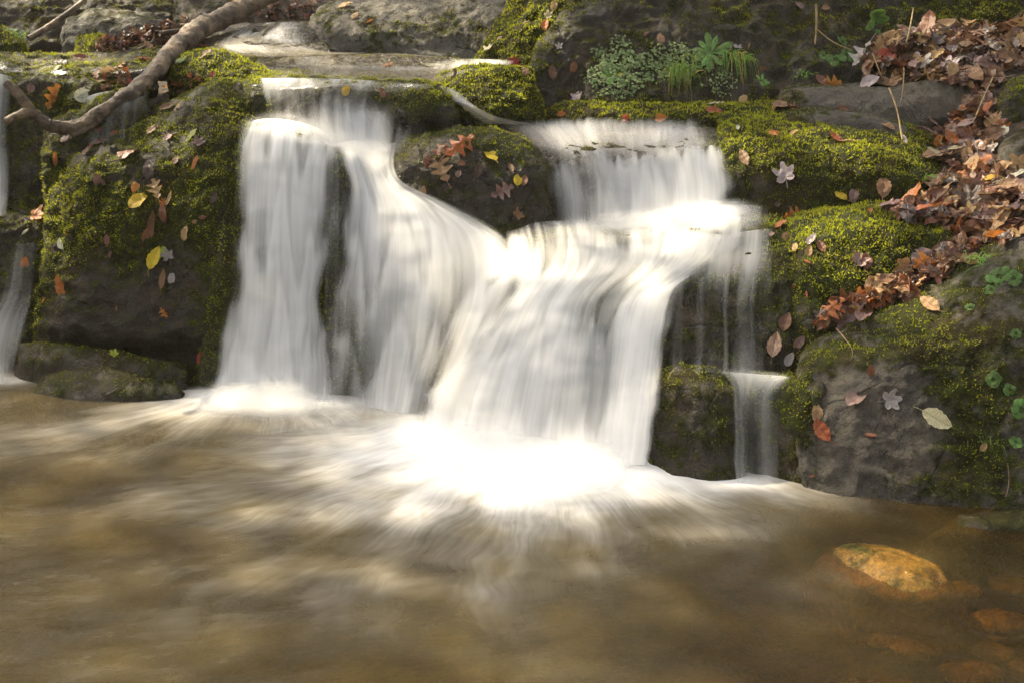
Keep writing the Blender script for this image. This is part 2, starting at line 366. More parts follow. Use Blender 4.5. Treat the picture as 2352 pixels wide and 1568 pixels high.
X9 = [1180,1300,1400,1560,1720,1900,2100,2350,2640]
def row9(ys, Ys, xs=X9): return list(zip(xs, ys, Ys))
rock('rock_wall', [row9([292,287,278,272,268,255,225,205,205],[5.5,5.52,5.47,5.47,5.52,5.6,5.8,6.0,6.0]),row9([180,200,200,200,195,180,150,120,100],[5.58,5.6,5.57,5.59,5.63,5.71,5.86,6.05,6.05],[1203,1300]+X9[2:]),
     row9([110,120,120,120,120,110,100,80,70],[5.72,5.69,5.68,5.7,5.75,5.82,5.95,6.1,6.1],[1228,1310]+X9[2:]),row9([42,40,40,40,40,40,40,30,30],[5.86,5.8,5.8,5.85,5.89,5.96,6.06,6.2,6.2],[1276,1340,1425]+X9[3:]),
     row9([8,-20,-60,-60,-60,-60,-60,-60,-60],[5.98,5.95,6.0,6.05,6.08,6.15,6.25,6.4,6.4],[1336,1390,1450]+X9[3:]),row9([-30,-80,-180,-200,-200,-200,-200,-200,-200],[6.4]*9,[1360,1420,1480]+X9[3:])],
     'tall dark mossy rock wall rising behind the ferns and grass tufts', 'rock wall', moss=.06, wet=0, amp=1.1, spacing=.008)
rock('rock', [[(1215,295,5.35),(1340,288,5.3),(1480,284,5.28),(1640,280,5.28),(1800,275,5.3)],[(1220,272,5.42),(1340,258,5.35),(1480,258,5.34),(1640,256,5.36),(1800,252,5.37)],[(1235,258,5.52),(1340,234,5.47),(1480,240,5.45),(1640,238,5.47),(1800,233,5.48)]],
     'low mossy rock foot along the base of the dark wall', moss=.30, amp=.4)
rock('rock', [[(985,215,5.32),(1060,275,5.2),(1130,288,5.15),(1215,288,5.2),(1255,275,5.3)],[(996,192,5.36),(1060,215,5.27),(1130,220,5.22),(1200,215,5.27),(1240,205,5.36)],[(1008,180,5.44),(1060,168,5.4),(1130,158,5.36),(1190,160,5.4),(1228,165,5.46)],[(1030,174,5.57),(1070,160,5.57),(1130,150,5.54),(1190,152,5.57),(1222,158,5.6)]],
     'rounded rock capped with bright yellow-green moss at the stream edge', moss=.45, amp=.5, up=.5)
rock('rock', [[(380,185,5.56),(470,195,5.5),(560,190,5.5),(640,176,5.56)],[(388,152,5.63),(470,150,5.58),(550,157,5.58),(618,167,5.6)],[(408,126,5.76),(470,106,5.73),(530,118,5.71),(596,154,5.7)]],
     'low rock covered in sunlit moss under the fallen branch', moss=.5, amp=.45, up=.5)
rock('rock', [[(585,112,6.3),(650,118,6.25),(710,120,6.25),(765,122,6.3)],[(597,78,6.42),(650,74,6.36),(715,74,6.36),(760,80,6.4)],[(610,56,6.56),(660,45,6.52),(715,44,6.52),(750,55,6.55)]],
     'smooth rounded rock wrapped by the upper stream', moss=-.3, wet=.9, amp=.3)
rock('rock_slope', [[(400,165,5.9),(520,160,5.9),(620,150,5.95),(760,145,6.0)],[(440,116,6.15),(520,112,6.15),(610,112,6.15),(760,116,6.2)],[(460,92,6.4),(540,82,6.4),(610,85,6.4),(760,88,6.45)],[(490,68,6.8),(560,54,6.8),(620,56,6.8),(740,52,6.8)]],
     'sloping rock under the upper stream near the fallen branch', moss=-.45, wet=.9, amp=.5)
rock('rock_slope', [[(545,198,5.62),(700,196,5.6),(850,198,5.6),(1000,200,5.58),(1120,196,5.62)],[(575,154,5.76),(700,152,5.73),(850,154,5.73),(1000,157,5.71),(1130,162,5.71)],[(600,134,5.96),(700,126,5.92),(850,121,5.92),(970,128,5.92),(1165,140,5.92)]],
     'low humped rock under the stream above the main lip', moss=-.5, wet=.9, amp=.4)
rock('rock_lip', [[(530,345,5.14),(640,360,5.17),(760,378,5.17),(860,380,5.17),(960,345,5.14),(1070,305,5.12)],[(545,275,5.18),(640,285,5.19),(760,285,5.19),(860,285,5.18),(960,275,5.08),(1060,275,5.08)],[(552,215,5.26),(640,215,5.25),(740,205,5.18),(860,215,5.22),(960,215,5.12),(1045,232,5.15)],[(562,182,5.38),(640,182,5.35),(740,182,5.28),(860,187,5.33),(960,190,5.25),(1022,207,5.28)],[(578,172,5.62),(640,170,5.62),(740,172,5.6),(860,180,5.62),(960,184,5.55),(1010,197,5.53)]],
     'dark mossy rock lip where the stream first spills over', moss=.22, wet=.5, amp=.6)
rock('boulder', [[(52,910,4.72),(150,910,4.66),(280,910,4.62),(400,910,4.6),(520,920,4.58),(600,920,4.62)],[(60,815,4.80),(150,805,4.77),(280,815,4.77),(400,815,4.75),(520,800,4.65),(605,800,4.7)],[(66,745,4.78),(150,765,4.65),(280,775,4.64),(400,775,4.65),(515,760,4.63),(605,760,4.7)],[(74,650,4.82),(160,640,4.70),(290,640,4.70),(400,640,4.70),(510,640,4.67),(610,640,4.76)],[(92,510,4.92),(170,500,4.77),(290,500,4.77),(410,500,4.78),(515,500,4.75),(610,500,4.86)],
     [(128,425,5.0),(200,400,4.86),(300,400,4.84),(410,390,4.85),(520,390,4.85),(610,390,4.96)],[(186,353,5.06),(250,325,5.0),(330,320,4.98),(430,310,4.98),(530,300,5.0),(605,300,5.1)],[(232,312,5.16),(290,282,5.17),(370,255,5.18),(450,235,5.2),(530,235,5.2),(592,250,5.26)],[(255,296,5.26),(320,262,5.3),(400,225,5.33),(470,195,5.38),(540,180,5.4),(592,192,5.43)]],
     'huge moss-covered boulder dotted with fallen leaves beside the main fall', 'boulder', moss=.07, wet=.35, amp=.8)
rock('rock_ledge', [[(30,915,4.68),(150,910,4.6),(300,910,4.54),(440,915,4.52)],[(38,820,4.70),(150,820,4.61),(300,845,4.57),(440,868,4.54)],[(44,782,4.76),(150,790,4.68),(300,812,4.63),(440,838,4.6)]],
     'long brown rock ledge under the crack of the huge mossy boulder', 'rock', moss=.16, wet=.3, amp=.4, tuft=.6)
rock('rock', [[(62,915,4.5),(160,920,4.4),(260,920,4.38),(350,915,4.38),(430,905,4.42)],[(82,884,4.52),(160,872,4.46),(260,872,4.44),(350,882,4.44),(420,895,4.44)],[(98,864,4.6),(170,842,4.57),(240,839,4.55),(320,858,4.54),(405,887,4.5)]],
     'low wet olive-brown rock at the pool edge below the ledge', moss=.22, wet=1, amp=.35, tuft=.3)
rock('mossy_cliff', [[(430,925,4.6),(540,930,4.48),(660,930,4.46),(760,935,4.46),(880,945,4.48)],[(455,760,4.64),(540,760,4.58),(660,760,4.55),(760,770,4.55),(865,770,4.59)],[(480,640,4.68),(550,630,4.65),(660,620,4.62),(750,620,4.64),(845,620,4.71)],[(500,500,4.76),(560,500,4.72),(650,500,4.70),(740,500,4.72),(835,500,4.79)],[(515,400,4.85),(570,390,4.78),(650,380,4.76),(730,385,4.78),(828,410,4.85)],[(525,330,4.97),(580,320,4.9),(650,315,4.88),(720,325,4.9),(835,370,4.95)],[(535,292,5.08),(590,282,5.05),(650,282,5.05),(720,302,5.05),(845,352,5.08)]],
     'green mossy rock face veiled by the tall narrow fall', moss=.42, wet=.4, amp=.55, tuft=.7)
rock('rock_dome', [[(735,940,4.46),(820,945,4.42),(900,960,4.34),(980,1010,4.15),(1070,1050,4.0)],[(742,800,4.52),(820,800,4.48),(900,800,4.44),(980,800,4.40),(1080,830,4.3)],[(762,680,4.6),(840,670,4.55),(920,660,4.52),(1000,660,4.5),(1110,680,4.42)],[(785,570,4.7),(860,560,4.66),(940,560,4.63),(1020,570,4.6),(1140,600,4.5)],[(805,480,4.8),(880,470,4.78),(950,490,4.73),(1040,510,4.7),(1160,550,4.62)],[(825,420,4.92),(890,430,4.9),(950,455,4.85),(1040,480,4.82),(1160,530,4.75)],[(785,350,5.08),(850,350,5.08),(900,380,5.05),(1000,450,4.97),(1130,522,4.87)]],
     'sloping rock dome under the middle cascade', moss=.3, wet=.5, amp=.5, tuft=.5)
rock('boulder', [[(885,510,4.84),(960,530,4.8),(1060,556,4.75),(1160,566,4.7),(1275,566,4.76)],[(882,440,4.88),(960,450,4.82),(1060,460,4.78),(1160,470,4.76),(1275,470,4.82)],[(888,380,4.92),(960,375,4.84),(1060,380,4.82),(1160,390,4.82),(1265,390,4.88)],[(904,336,5.02),(970,325,4.92),(1060,320,4.9),(1150,330,4.9),(1245,352,4.97)],[(926,311,5.14),(985,299,5.08),(1060,287,5.06),(1140,296,5.06),(1232,327,5.12)]],
     'dark rounded boulder with oak leaves stuck on it between two falls', 'boulder', moss=.14, wet=.6, amp=.55, tuft=.7)
rock('rock_shelf', [[(1205,530,4.87),(1340,530,4.87),(1460,525,4.87),(1580,515,4.86),(1710,505,4.84)],[(1210,430,4.9),(1340,430,4.9),(1460,430,4.9),(1580,425,4.9),(1705,420,4.88)],[(1210,362,4.96),(1340,358,4.96),(1460,362,4.96),(1580,350,4.96),(1702,346,4.95)],[(1178,332,5.06),(1340,332,5.06),(1460,337,5.06),(1580,327,5.07),(1695,318,5.06)],[(1118,302,5.26),(1340,303,5.26),(1460,303,5.26),(1580,298,5.26),(1685,292,5.26)],[(1075,280,5.62),(1340,280,5.62),(1460,280,5.62),(1580,279,5.62),(1665,277,5.62)]],
     'flat rock shelf the wide curtain fall pours from', moss=-.2, wet=.7, amp=.35, tuft=.4)
rock('rock_dome', [[(990,1030,4.06),(1120,1060,3.92),(1240,1072,3.86),(1360,1075,3.84),(1480,1075,3.82),(1545,1075,3.86)],[(988,900,4.22),(1110,900,4.1),(1240,900,4.02),(1360,900,3.97),(1480,900,3.95),(1555,900,3.99)],[(1038,760,4.32),(1120,750,4.22),(1240,750,4.14),(1370,750,4.07),(1490,750,4.05),(1575,750,4.12)],[(1088,650,4.42),(1150,640,4.33),(1250,640,4.25),(1380,650,4.2),(1500,650,4.17),(1595,650,4.22)],[(1118,580,4.57),(1180,575,4.48),(1270,580,4.42),(1390,590,4.38),(1520,590,4.35),(1625,590,4.34)],[(1138,547,4.72),(1200,542,4.65),(1290,547,4.62),(1400,547,4.6),(1530,542,4.55),(1645,532,4.52)],[(1158,522,4.87),(1220,522,4.87),(1300,522,4.87),(1420,517,4.87),(1550,502,4.87),(1665,488,4.87)]],
     'broad rock dome under the brightest lower cascade', moss=.25, wet=.5, amp=.5, tuft=.3)
rock('rock_step', [[(1470,890,3.9),(1580,880,3.91),(1700,875,3.91),(1835,875,3.89)],[(1488,760,4.03),(1580,750,4.0),(1700,750,3.99),(1832,740,3.96)],[(1500,650,4.12),(1590,650,4.1),(1700,650,4.07),(1824,640,4.06)],[(1540,600,4.25),(1620,600,4.2),(1710,590,4.18),(1822,582,4.19)],[(1580,540,4.45),(1650,537,4.42),(1730,532,4.4),(1825,532,4.41)],[(1620,503,4.72),(1690,493,4.72),(1760,493,4.72),(1835,497,4.72)]],
     'dark rock step dripping with thin strands above the square block', moss=.2, wet=.6, amp=.7, tuft=.6)
rock('rock_block', [[(1465,1120,3.68),(1560,1122,3.58),(1640,1125,3.55),(1722,1130,3.57)],[(1473,980,3.72),(1560,980,3.64),(1640,980,3.62),(1717,980,3.66)],[(1486,890,3.78),(1560,876,3.70),(1640,882,3.69),(1708,895,3.73)],[(1502,852,3.88),(1560,842,3.85),(1630,846,3.85),(1692,867,3.86)]],
     'squat dark block flecked with moss at the foot of the dripping step', 'rock', moss=.17, wet=.3, amp=.45, tuft=.8)
rock('rock', [[(1675,1125,3.62),(1760,1130,3.59),(1840,1135,3.53),(1910,1140,3.52)],[(1688,980,3.71),(1760,980,3.67),(1840,980,3.58),(1905,980,3.57)],[(1694,892,3.76),(1760,888,3.72),(1840,886,3.66),(1905,882,3.64)],[(1688,863,3.89),(1760,861,3.87),(1840,863,3.84),(1905,852,3.82)]],
     'narrow rock carrying a thin grey veil beside the squat block', moss=.2, wet=.5, amp=.35, tuft=.8)
rock('rock_ledge', [[(1775,272,5.32),(1900,278,5.28),(2050,282,5.24),(2160,288,5.22),(2265,288,5.26)],[(1778,238,5.36),(1900,240,5.32),(2050,240,5.28),(2160,235,5.26),(2275,230,5.29)],[(1788,210,5.45),(1900,207,5.42),(2050,201,5.38),(2150,186,5.36),(2285,186,5.4)],[(1800,200,5.66),(1900,194,5.63),(2050,184,5.61),(2150,172,5.57),(2285,168,5.57)]],
     'smooth grey stone ledge below the leaf pile', 'rock', M_GREY, moss=.06, wet=0, amp=.45, tuft=.7)
rock('rock', [[(1785,292,5.1),(1880,297,5.06),(1980,308,5.04),(2085,328,5.02)],[(1786,270,5.15),(1880,263,5.1),(1980,273,5.08),(2095,302,5.07)],[(1800,259,5.26),(1880,250,5.23),(1980,258,5.23),(2102,287,5.21)]],
     'low flat grey stone between the ledge and the mossy block', 'rock', M_GREY, moss=.08, wet=0, amp=.3, tuft=.6)
rock('rock_block', [[(1648,512,4.74),(1750,512,4.68),(1880,502,4.65),(2010,492,4.63),(2130,490,4.63),(2205,490,4.68)],[(1652,410,4.79),(1750,400,4.72),(1880,400,4.70),(2010,400,4.69),(2120,420,4.68),(2205,440,4.73)],[(1656,347,4.87),(1750,341,4.8),(1880,346,4.78),(2010,361,4.76),(2120,391,4.74),(2215,426,4.79)],[(1653,312,4.98),(1750,315,4.92),(1880,325,4.88),(2010,335,4.86),(2120,361,4.85),(2225,401,4.87)],[(1650,287,5.1),(1750,289,5.05),(1880,298,5.02),(2010,306,5.0),(2120,331,4.98),(2235,371,4.99)],[(1650,275,5.3),(1750,270,5.25),(1880,267,5.25),(2010,272,5.2),(2120,292,5.2),(2245,332,5.2)]],
     'broad mossy block with a sunlit green brow beside the curtain fall', 'rock', moss=.30, wet=.2, amp=.55)
rock('bank', [[(2050,640,4.05),(2180,630,4.05),(2300,600,3.95),(2420,560,3.9),(2620,520,3.9)],[(2060,560,4.24),(2180,570,4.2),(2300,555,4.12),(2420,520,4.0),(2620,480,3.95)],[(2080,492,4.47),(2190,482,4.43),(2300,472,4.36),(2420,442,4.3),(2620,410,4.25)],[(2150,402,4.77),(2220,392,4.72),(2300,382,4.66),(2420,362,4.6),(2620,340,4.55)],[(2180,312,5.07),(2240,302,5.02),(2320,282,4.96),(2420,262,4.92),(2620,240,4.9)],[(2180,232,5.32),(2250,217,5.27),(2330,202,5.22),(2420,192,5.2),(2620,170,5.2)],[(1975,190,5.5),(2100,176,5.5),(2250,156,5.45),(2400,146,5.4),(2620,126,5.4)],[(1990,130,5.72),(2100,105,5.74),(2250,95,5.7),(2400,88,5.7),(2620,80,5.7)],[(2005,100,5.92),(2100,84,5.95),(2250,78,5.95),(2400,72,5.95),(2620,66,5.95)]],
     'soil bank under the brown leaf pile', 'ground', M_SOIL, moss=.05, wet=0, amp=.5, kind='structure', tuft=.4, spacing=.009)
rock('boulder', [[(2286,282,4.95),(2360,288,4.9),(2470,290,4.9)],[(2296,222,5.0),(2360,215,4.95),(2470,210,4.95)],[(2326,184,5.1),(2380,166,5.1),(2470,160,5.1)]],
     'rounded brown boulder sunk in the leaf pile below its crest', 'boulder', moss=.28, wet=0, amp=.4)
rock('boulder', [[(2280,392,4.6),(2340,402,4.55),(2470,402,4.55)],[(2286,346,4.65),(2340,330,4.62),(2470,320,4.6)],[(2306,322,4.76),(2350,300,4.76),(2470,290,4.76)]],
     'grey-brown boulder sunk in the leaf drift halfway down the bank', 'boulder', M_GREY, moss=.16, wet=0, amp=.4)
rock('rock_shoulder', [[(1785,860,3.93),(1840,860,3.89),(1900,810,3.91),(2000,750,3.96),(2120,705,4.02),(2270,645,4.07)],[(1797,740,4.0),(1850,720,3.96),(1920,700,3.97),(2020,670,4.02),(2130,640,4.08),(2270,590,4.12)],[(1802,640,4.1),(1860,630,4.06),(1940,610,4.08),(2040,600,4.1),(2140,590,4.15),(2270,550,4.22)],[(1808,567,4.23),(1870,551,4.18),(1950,541,4.18),(2050,536,4.2),(2150,541,4.22),(2270,521,4.29)],[(1814,517,4.41),(1880,498,4.37),(1960,489,4.36),(2060,491,4.37),(2150,506,4.37),(2275,496,4.42)],[(1830,492,4.63),(1890,477,4.61),(1970,472,4.57),(2060,477,4.57),(2150,487,4.57),(2285,482,4.62)]],
     'mossy rock shoulder glowing yellow-green in sun beside the leaf strip', 'rock', moss=.34, wet=.3, amp=.55)
rock('boulder', [[(1830,1150,3.48),(1960,1160,3.43),(2100,1166,3.40),(2250,1176,3.36),(2400,1180,3.33),(2560,1185,3.36)],[(1813,1040,3.55),(1960,1040,3.5),(2100,1040,3.47),(2250,1040,3.45),(2400,1040,3.43),(2560,1040,3.46)],[(1813,920,3.63),(1960,920,3.58),(2100,920,3.56),(2250,920,3.54),(2400,920,3.52),(2560,920,3.56)],[(1818,857,3.71),(1940,831,3.68),(2080,811,3.65),(2250,800,3.63),(2400,790,3.6),(2560,780,3.63)],[(1838,802,3.86),(1930,772,3.84),(2050,751,3.82),(2250,721,3.75),(2400,690,3.7),(2560,680,3.7)],[(1868,757,4.01),(1960,722,3.98),(2080,691,3.95),(2240,641,3.88),(2400,591,3.82),(2560,571,3.8)],[(1900,704,4.21),(2000,662,4.16),(2120,622,4.1),(2260,571,4.05),(2400,501,4.0),(2560,471,4.0)]],
     'massive grey boulder at the water with a strip of leaves across its top', 'boulder', M_GREY, moss=.17, wet=.2, amp=.7)
Zr = lambda pts: [(x, y, yz(y, z)) for x, y, z in pts]
rock('stone', [Zr([(1830,1340,-.14),(1980,1420,-.14),(2110,1450,-.14),(2235,1410,-.14)]),Zr([(1862,1290,-.02),(1980,1345,-.02),(2100,1385,-.01),(2212,1362,-.01)]),Zr([(1885,1268,-.004),(1980,1282,.026),(2085,1300,.040),(2185,1322,.018)]),Zr([(1915,1254,.002),(2000,1238,.026),(2085,1250,.038),(2165,1290,.014)])],
     'mustard-yellow stone breaking the surface of the pool', 'stone', M_GOLD, moss=-.12, wet=.5, amp=.3, back=.12, tuft=.0)
rock('stone', [Zr([(2090,1262,-.12),(2200,1275,-.12),(2300,1275,-.12),(2450,1275,-.12)]),Zr([(2140,1225,-.02),(2210,1232,-.02),(2300,1238,-.02),(2450,1240,-.02)]),Zr([(2190,1200,.0),(2240,1195,.02),(2300,1195,.03),(2450,1200,.03)]),Zr([(2210,1190,.0),(2260,1176,.02),(2310,1170,.03),(2450,1180,.03)])],
     'wet dark stone barely above the pool near the massive boulder', 'stone', moss=.25, wet=1, amp=.35, back=.12, tuft=0)

# one tree over everything that a thing can lie on
_V = []; _F = []; _n = 0
for v, f in ROCKS:
    _V.append(v); _F.append(f + _n); _n += len(v)
_V = np.concatenate(_V); _F = np.concatenate(_F)
BVH = BVHTree.FromPolygons(_V.tolist(), _F.tolist())
ORI = Vector((0, 0, CAMZ))
def hit(px, py):
    d = Vector(ray(px, py).tolist()).normalized(); h = BVH.ray_cast(ORI, d)
    return h[0], h[1]
# ---------------------------------------------------------------- water
def veil_material(name, white, film, fu, fv, gloss=.0, thin=1.0, amp=2.0):
    """aerated water: white threads along the flow, clear between them"""
    s = NT(name); uv = s.uv(); d = s.attr('dens'); p = s.pos()
    wob = s.noise(s.scale(uv, (2.0, 1.2, 1)), 1.0, 2, .5, out='Color')
    uvw = s.node('ShaderNodeVectorMath', {0: uv, 1: s.scale(wob, (.035, 0, 0))}, operation='ADD').outputs[0]
    s1 = s.noise(s.scale(uvw, (fu, fv, 1)), 1.0, 3, .55)
    s2 = s.noise(s.scale(uvw, (fu * 4.2, fv * 2.0, 3.3)), 1.0, 2, .5)
    s3 = s.noise(s.scale(uvw, (fu * .35, fv * .8, 7.7)), 1.0, 2, .5)
    st = s.math('ADD', s.math('ADD', s.math('MULTIPLY', s1, .46), s.math('MULTIPLY', s2, .15)), s.math('MULTIPLY', s3, .39))
    a = s.math('ADD', s.math('MULTIPLY', d, 1.25), s.math('MULTIPLY', s.math('SUBTRACT', st, .5), amp))
    a = s.math('MULTIPLY', s.math('MULTIPLY', s.ramp(a, .06, 1.34), thin), s.ramp(d, 0.0, .22))
    col = s.mix(s.ramp(s.math('ADD', s.math('MULTIPLY', st, .8), s.math('MULTIPLY', d, .35)), .42, .85), film, white)
    b = s.bump(st, .12, .02)
    df = s.node('ShaderNodeBsdfDiffuse', {0: col, 'Normal': b}).outputs[0]
    tr = s.node('ShaderNodeBsdfTranslucent', {0: col}).outputs[0]
    sh = s.mixs(.45, df, tr)
    if gloss:
        gl = s.node('ShaderNodeBsdfGlossy', {0: (1, 1, 1, 1), 'Roughness': .24, 'Normal': s.bump(st, .35, .03)}).outputs[0]
        fr = s.node('ShaderNodeFresnel', {0: 1.33}).outputs[0]
        sh = s.mixs(s.math('MULTIPLY', fr, gloss), sh, gl)
        a = s.math('MAXIMUM', a, s.math('MULTIPLY', s.math('MULTIPLY', fr, gloss), s.ramp(d, .05, .7)))
    t = s.node('ShaderNodeBsdfTransparent').outputs[0]
    return s.done(s.mixs(s.math('MULTIPLY', a, .97), t, sh))
M_FALL = veil_material('falling_water', (.86, .86, .86), (.76, .76, .75), 13, .55)
M_FILM = veil_material('stream_water', (.74, .69, .57), (.22, .185, .11), 10, 1.3, gloss=.42, thin=.78, amp=2.0)
def sheet(name, rows, label, material=None, off=.02, jag=.0, smooth=9, seed=1, layers=1, cat='water', step=4.0, side_fade=.12, teeth=0):
    """Water laid over the rocks: rows of (px, py, density) from upstream to downstream."""
    C = max(len(r) for r in rows); R = []
    for r in rows:
        r = np.array(r, float)
        if len(r) != C:
            t = np.linspace(0, len(r) - 1, C); r = np.stack([np.interp(t, np.arange(len(r)), r[:, k]) for k in range(3)], -1)
        R.append(r)
    R = np.array(R)
    nv = [max(3, int(np.hypot(*(R[i + 1, :, :2] - R[i, :, :2]).T).mean() / step)) for i in range(len(R) - 1)]
    nu = [max(3, int(np.hypot(*(R[:, i + 1, :2] - R[:, i, :2]).T).mean() / step)) for i in range(C - 1)]
    A = upsample(upsample(R, nv, 0), nu, 1)
    A = gsmooth(gsmooth(A, min(6, np.mean(nv) * .3), 0), min(6, np.mean(nu) * .3), 1)
    px, py, D = A[..., 0], A[..., 1], np.clip(A[..., 2], 0, 1)
    h, w = px.shape
    px = px + 9 * p2(py * .011, np.linspace(0, 1.2, w)[None] + 0 * py, seed + 70, 3) * np.linspace(.2, 1, h)[:, None]
    u = np.linspace(0, 1, w)
    if jag:                                        # the white starts in uneven teeth along the lip
        j = (p2(u * 19, 0 * u, seed + 3, 3) * 1.2 + .6 * p2(u * 52, 0 * u + 5, seed + 4, 2)) * jag * h
        rr = np.arange(h)[:, None] + j[None, :] * 2.0 * np.linspace(1, .35, h)[:, None]
        rr = np.clip(rr, 0, h - 1.001); i = rr.astype(int); f = rr - i; cc = np.arange(w)[None, :].repeat(h, 0)
        D = D[i, cc] * (1 - f) + D[np.minimum(i + 1, h - 1), cc] * f
    P0 = W(px, py, 4.4); vm = np.concatenate([[0], np.cumsum(np.linalg.norm(np.diff(P0, axis=0), axis=-1).mean(1))]); um = u * np.linalg.norm(np.diff(P0, axis=1), axis=-1).sum(1).mean()
    if teeth:                                      # threads that start white on each bump and thin out below it
        ph = vm[:, None] / .42 + 1.5 * p2(um * 9, 0 * um, seed + 21, 2)[None] + .32 * p2(um * 30, 0 * um, seed + 22, 2)[None] 
        T_ = ph - np.floor(ph); I_ = sstep(0, .26, T_) * (1 - T_) ** 1.1
        D = D + teeth * (I_ - .36) * sstep(.05, .5, D) * np.linspace(1.15, .45, h)[:, None]
        D = D + teeth * 1.3 * p2(um[None] * 6.5, vm[:, None] * .8, seed + 24, 3) * sstep(.05, .4, D)
    u = np.clip(u[None] + .5 * side_fade * p2(vm[:, None] * 3.2, np.array([[.5]]), seed + 26, 3) * 2 * np.where(u < .5, 1, -1)[None], 0, 1); D = np.clip(D, 0, 1.05)
    D = D * sstep(0, side_fade, u) * sstep(0, side_fade, 1 - u); u = np.linspace(0, 1, w)
    # distance of the rock along each ray, then pulled tight
    dirs = ray(px, py); dl = np.linalg.norm(dirs, axis=-1)
    T = np.full(px.shape, np.nan)
    for i in range(0, h, 2):
        for k in range(0, w, 2):
            dv = Vector(dirs[i, k] / dl[i, k]); q = BVH.ray_cast(ORI, dv)
            if q[0] is not None: T[i, k] = q[3]
    s = T[::2, ::2]
    bad = np.isnan(s)
    if bad.any(): s[bad] = np.nanmean(s)
    ii = np.linspace(0, s.shape[0] - 1, h) if h % 2 == 0 else np.arange(h) / 2.0
    kk = np.linspace(0, s.shape[1] - 1, w) if w % 2 == 0 else np.arange(w) / 2.0
    i0 = np.minimum(ii.astype(int), s.shape[0] - 2); k0 = np.minimum(kk.astype(int), s.shape[1] - 2)
    fi = (ii - i0)[:, None]; fk = (kk - k0)[None]
    T = (s[i0][:, k0] * (1 - fi) + s[i0 + 1][:, k0] * fi) * (1 - fk) + (s[i0][:, k0 + 1] * (1 - fi) + s[i0 + 1][:, k0 + 1] * fi) * fk
    dz = dirs[..., 2] / dl
    Tw = np.where(dz < -.05, (0.005 - CAMZ) / np.minimum(dz, -.05), 99)          # the pool surface stops it
    T = np.minimum(T, Tw)
    raw = T.copy()
    for _ in range(3):
        T = gsmooth(gsmooth(T, smooth, 0), smooth, 1); T = np.minimum(T, raw)
    T = gsmooth(gsmooth(T, 7 if teeth else 2, 0), 7 if teeth else 2, 1)
    if teeth: T = gsmooth(gsmooth(np.minimum(T, raw - .004), 2.5, 0), 2.5, 1)
    obs = []
    for L in range(layers):
        tt = T - off * (1 + 1.1 * L)
        Dn = D if L == 0 else np.clip(D * .85 - .08, 0, 1)
        P = np.array([0, 0, CAMZ]) + dirs / dl[..., None] * tt[..., None]
        wm = np.linalg.norm(np.diff(P, axis=1), axis=-1).sum(1).mean(); vl = np.concatenate([[0], np.cumsum(np.linalg.norm(np.diff(P, axis=0), axis=-1).mean(1))])
        UV = np.stack(np.broadcast_arrays(u[None] * wm + seed * 3.7 + L * 11.3, vl[:, None] + L * 2.3), -1)
        obs.append((P, Dn, UV))
    V = np.concatenate([o[0].reshape(-1, 3) for o in obs]); n = h * w
    F = np.concatenate([grid_faces(h, w) + k * n for k in range(layers)])
    c0 = V.mean(0); c0[2] = V[:, 2].min()
    o = new_mesh(name, V - c0, F, material or M_FALL, attrs={'dens': np.concatenate([q[1].ravel() for q in obs])}, uv=np.concatenate([q[2].reshape(-1, 2) for q in obs]))
    o.location = c0
    return tag(o, label, cat, kind='structure')

sheet('stream_water', [[(520,74,.2),(580,60,.4),(640,53,.5),(712,50,.2)],[(478,97,.25),(560,92,.75),(620,88,.75),(705,104,.45)],[(466,112,.2),(560,110,.85),(660,112,.8),(745,120,.6)],[(500,126,.2),(600,132,.5),(720,128,.7),(860,122,.5)]],
      'upper stream sliding down past the fallen branch', M_FILM, .015, seed=2)
sheet('waterfall', [[(540,62,.05),(590,54,.4),(640,50,.25),(690,50,.05)],[(500,84,.1),(560,80,.6),(610,82,.6),(660,92,.1)],[(470,104,.1),(530,102,.55),(600,106,.5),(680,116,.15)],[(490,122,.05),(580,122,.25),(680,124,.3),(780,126,.1)]],
      'white tumble of the upper stream beside the fallen branch', None, .025, seed=47, side_fade=.25)
sheet('waterfall', [[(960,148,0),(1050,136,.35),(1130,136,.7),(1200,142,.3)],[(955,158,.1),(1050,148,.6),(1130,147,.8),(1198,150,.2)],[(950,172,0),(1040,165,.2),(1110,160,.2),(1160,160,0)]],
      'white glide of water behind the bright moss cap', None, .02, seed=48, side_fade=.2)
sheet('stream_water', [[(590,136,.4),(760,128,.5),(900,122,.6),(1040,134,.65),(1185,142,.8)],[(585,152,.4),(760,150,.45),(900,148,.5),(1040,150,.8),(1192,152,.4)],[(580,168,.45),(720,168,.55),(860,176,.55),(980,181,.5),(1070,174,.2)],[(566,184,.7),(700,186,.9),(860,192,.75),(965,196,.6),(1022,205,.25)],[(566,205,.2),(660,205,.4),(745,198,.25),(860,210,.25),(960,214,.1)],[(570,235,.0),(655,232,.0),(742,222,.0),(860,238,.0),(955,245,.0)]],  # row at the lip made denser, painting its bright sunlit glint
      'stream spreading over the humped rock to the main lip', M_FILM, .015, seed=3)
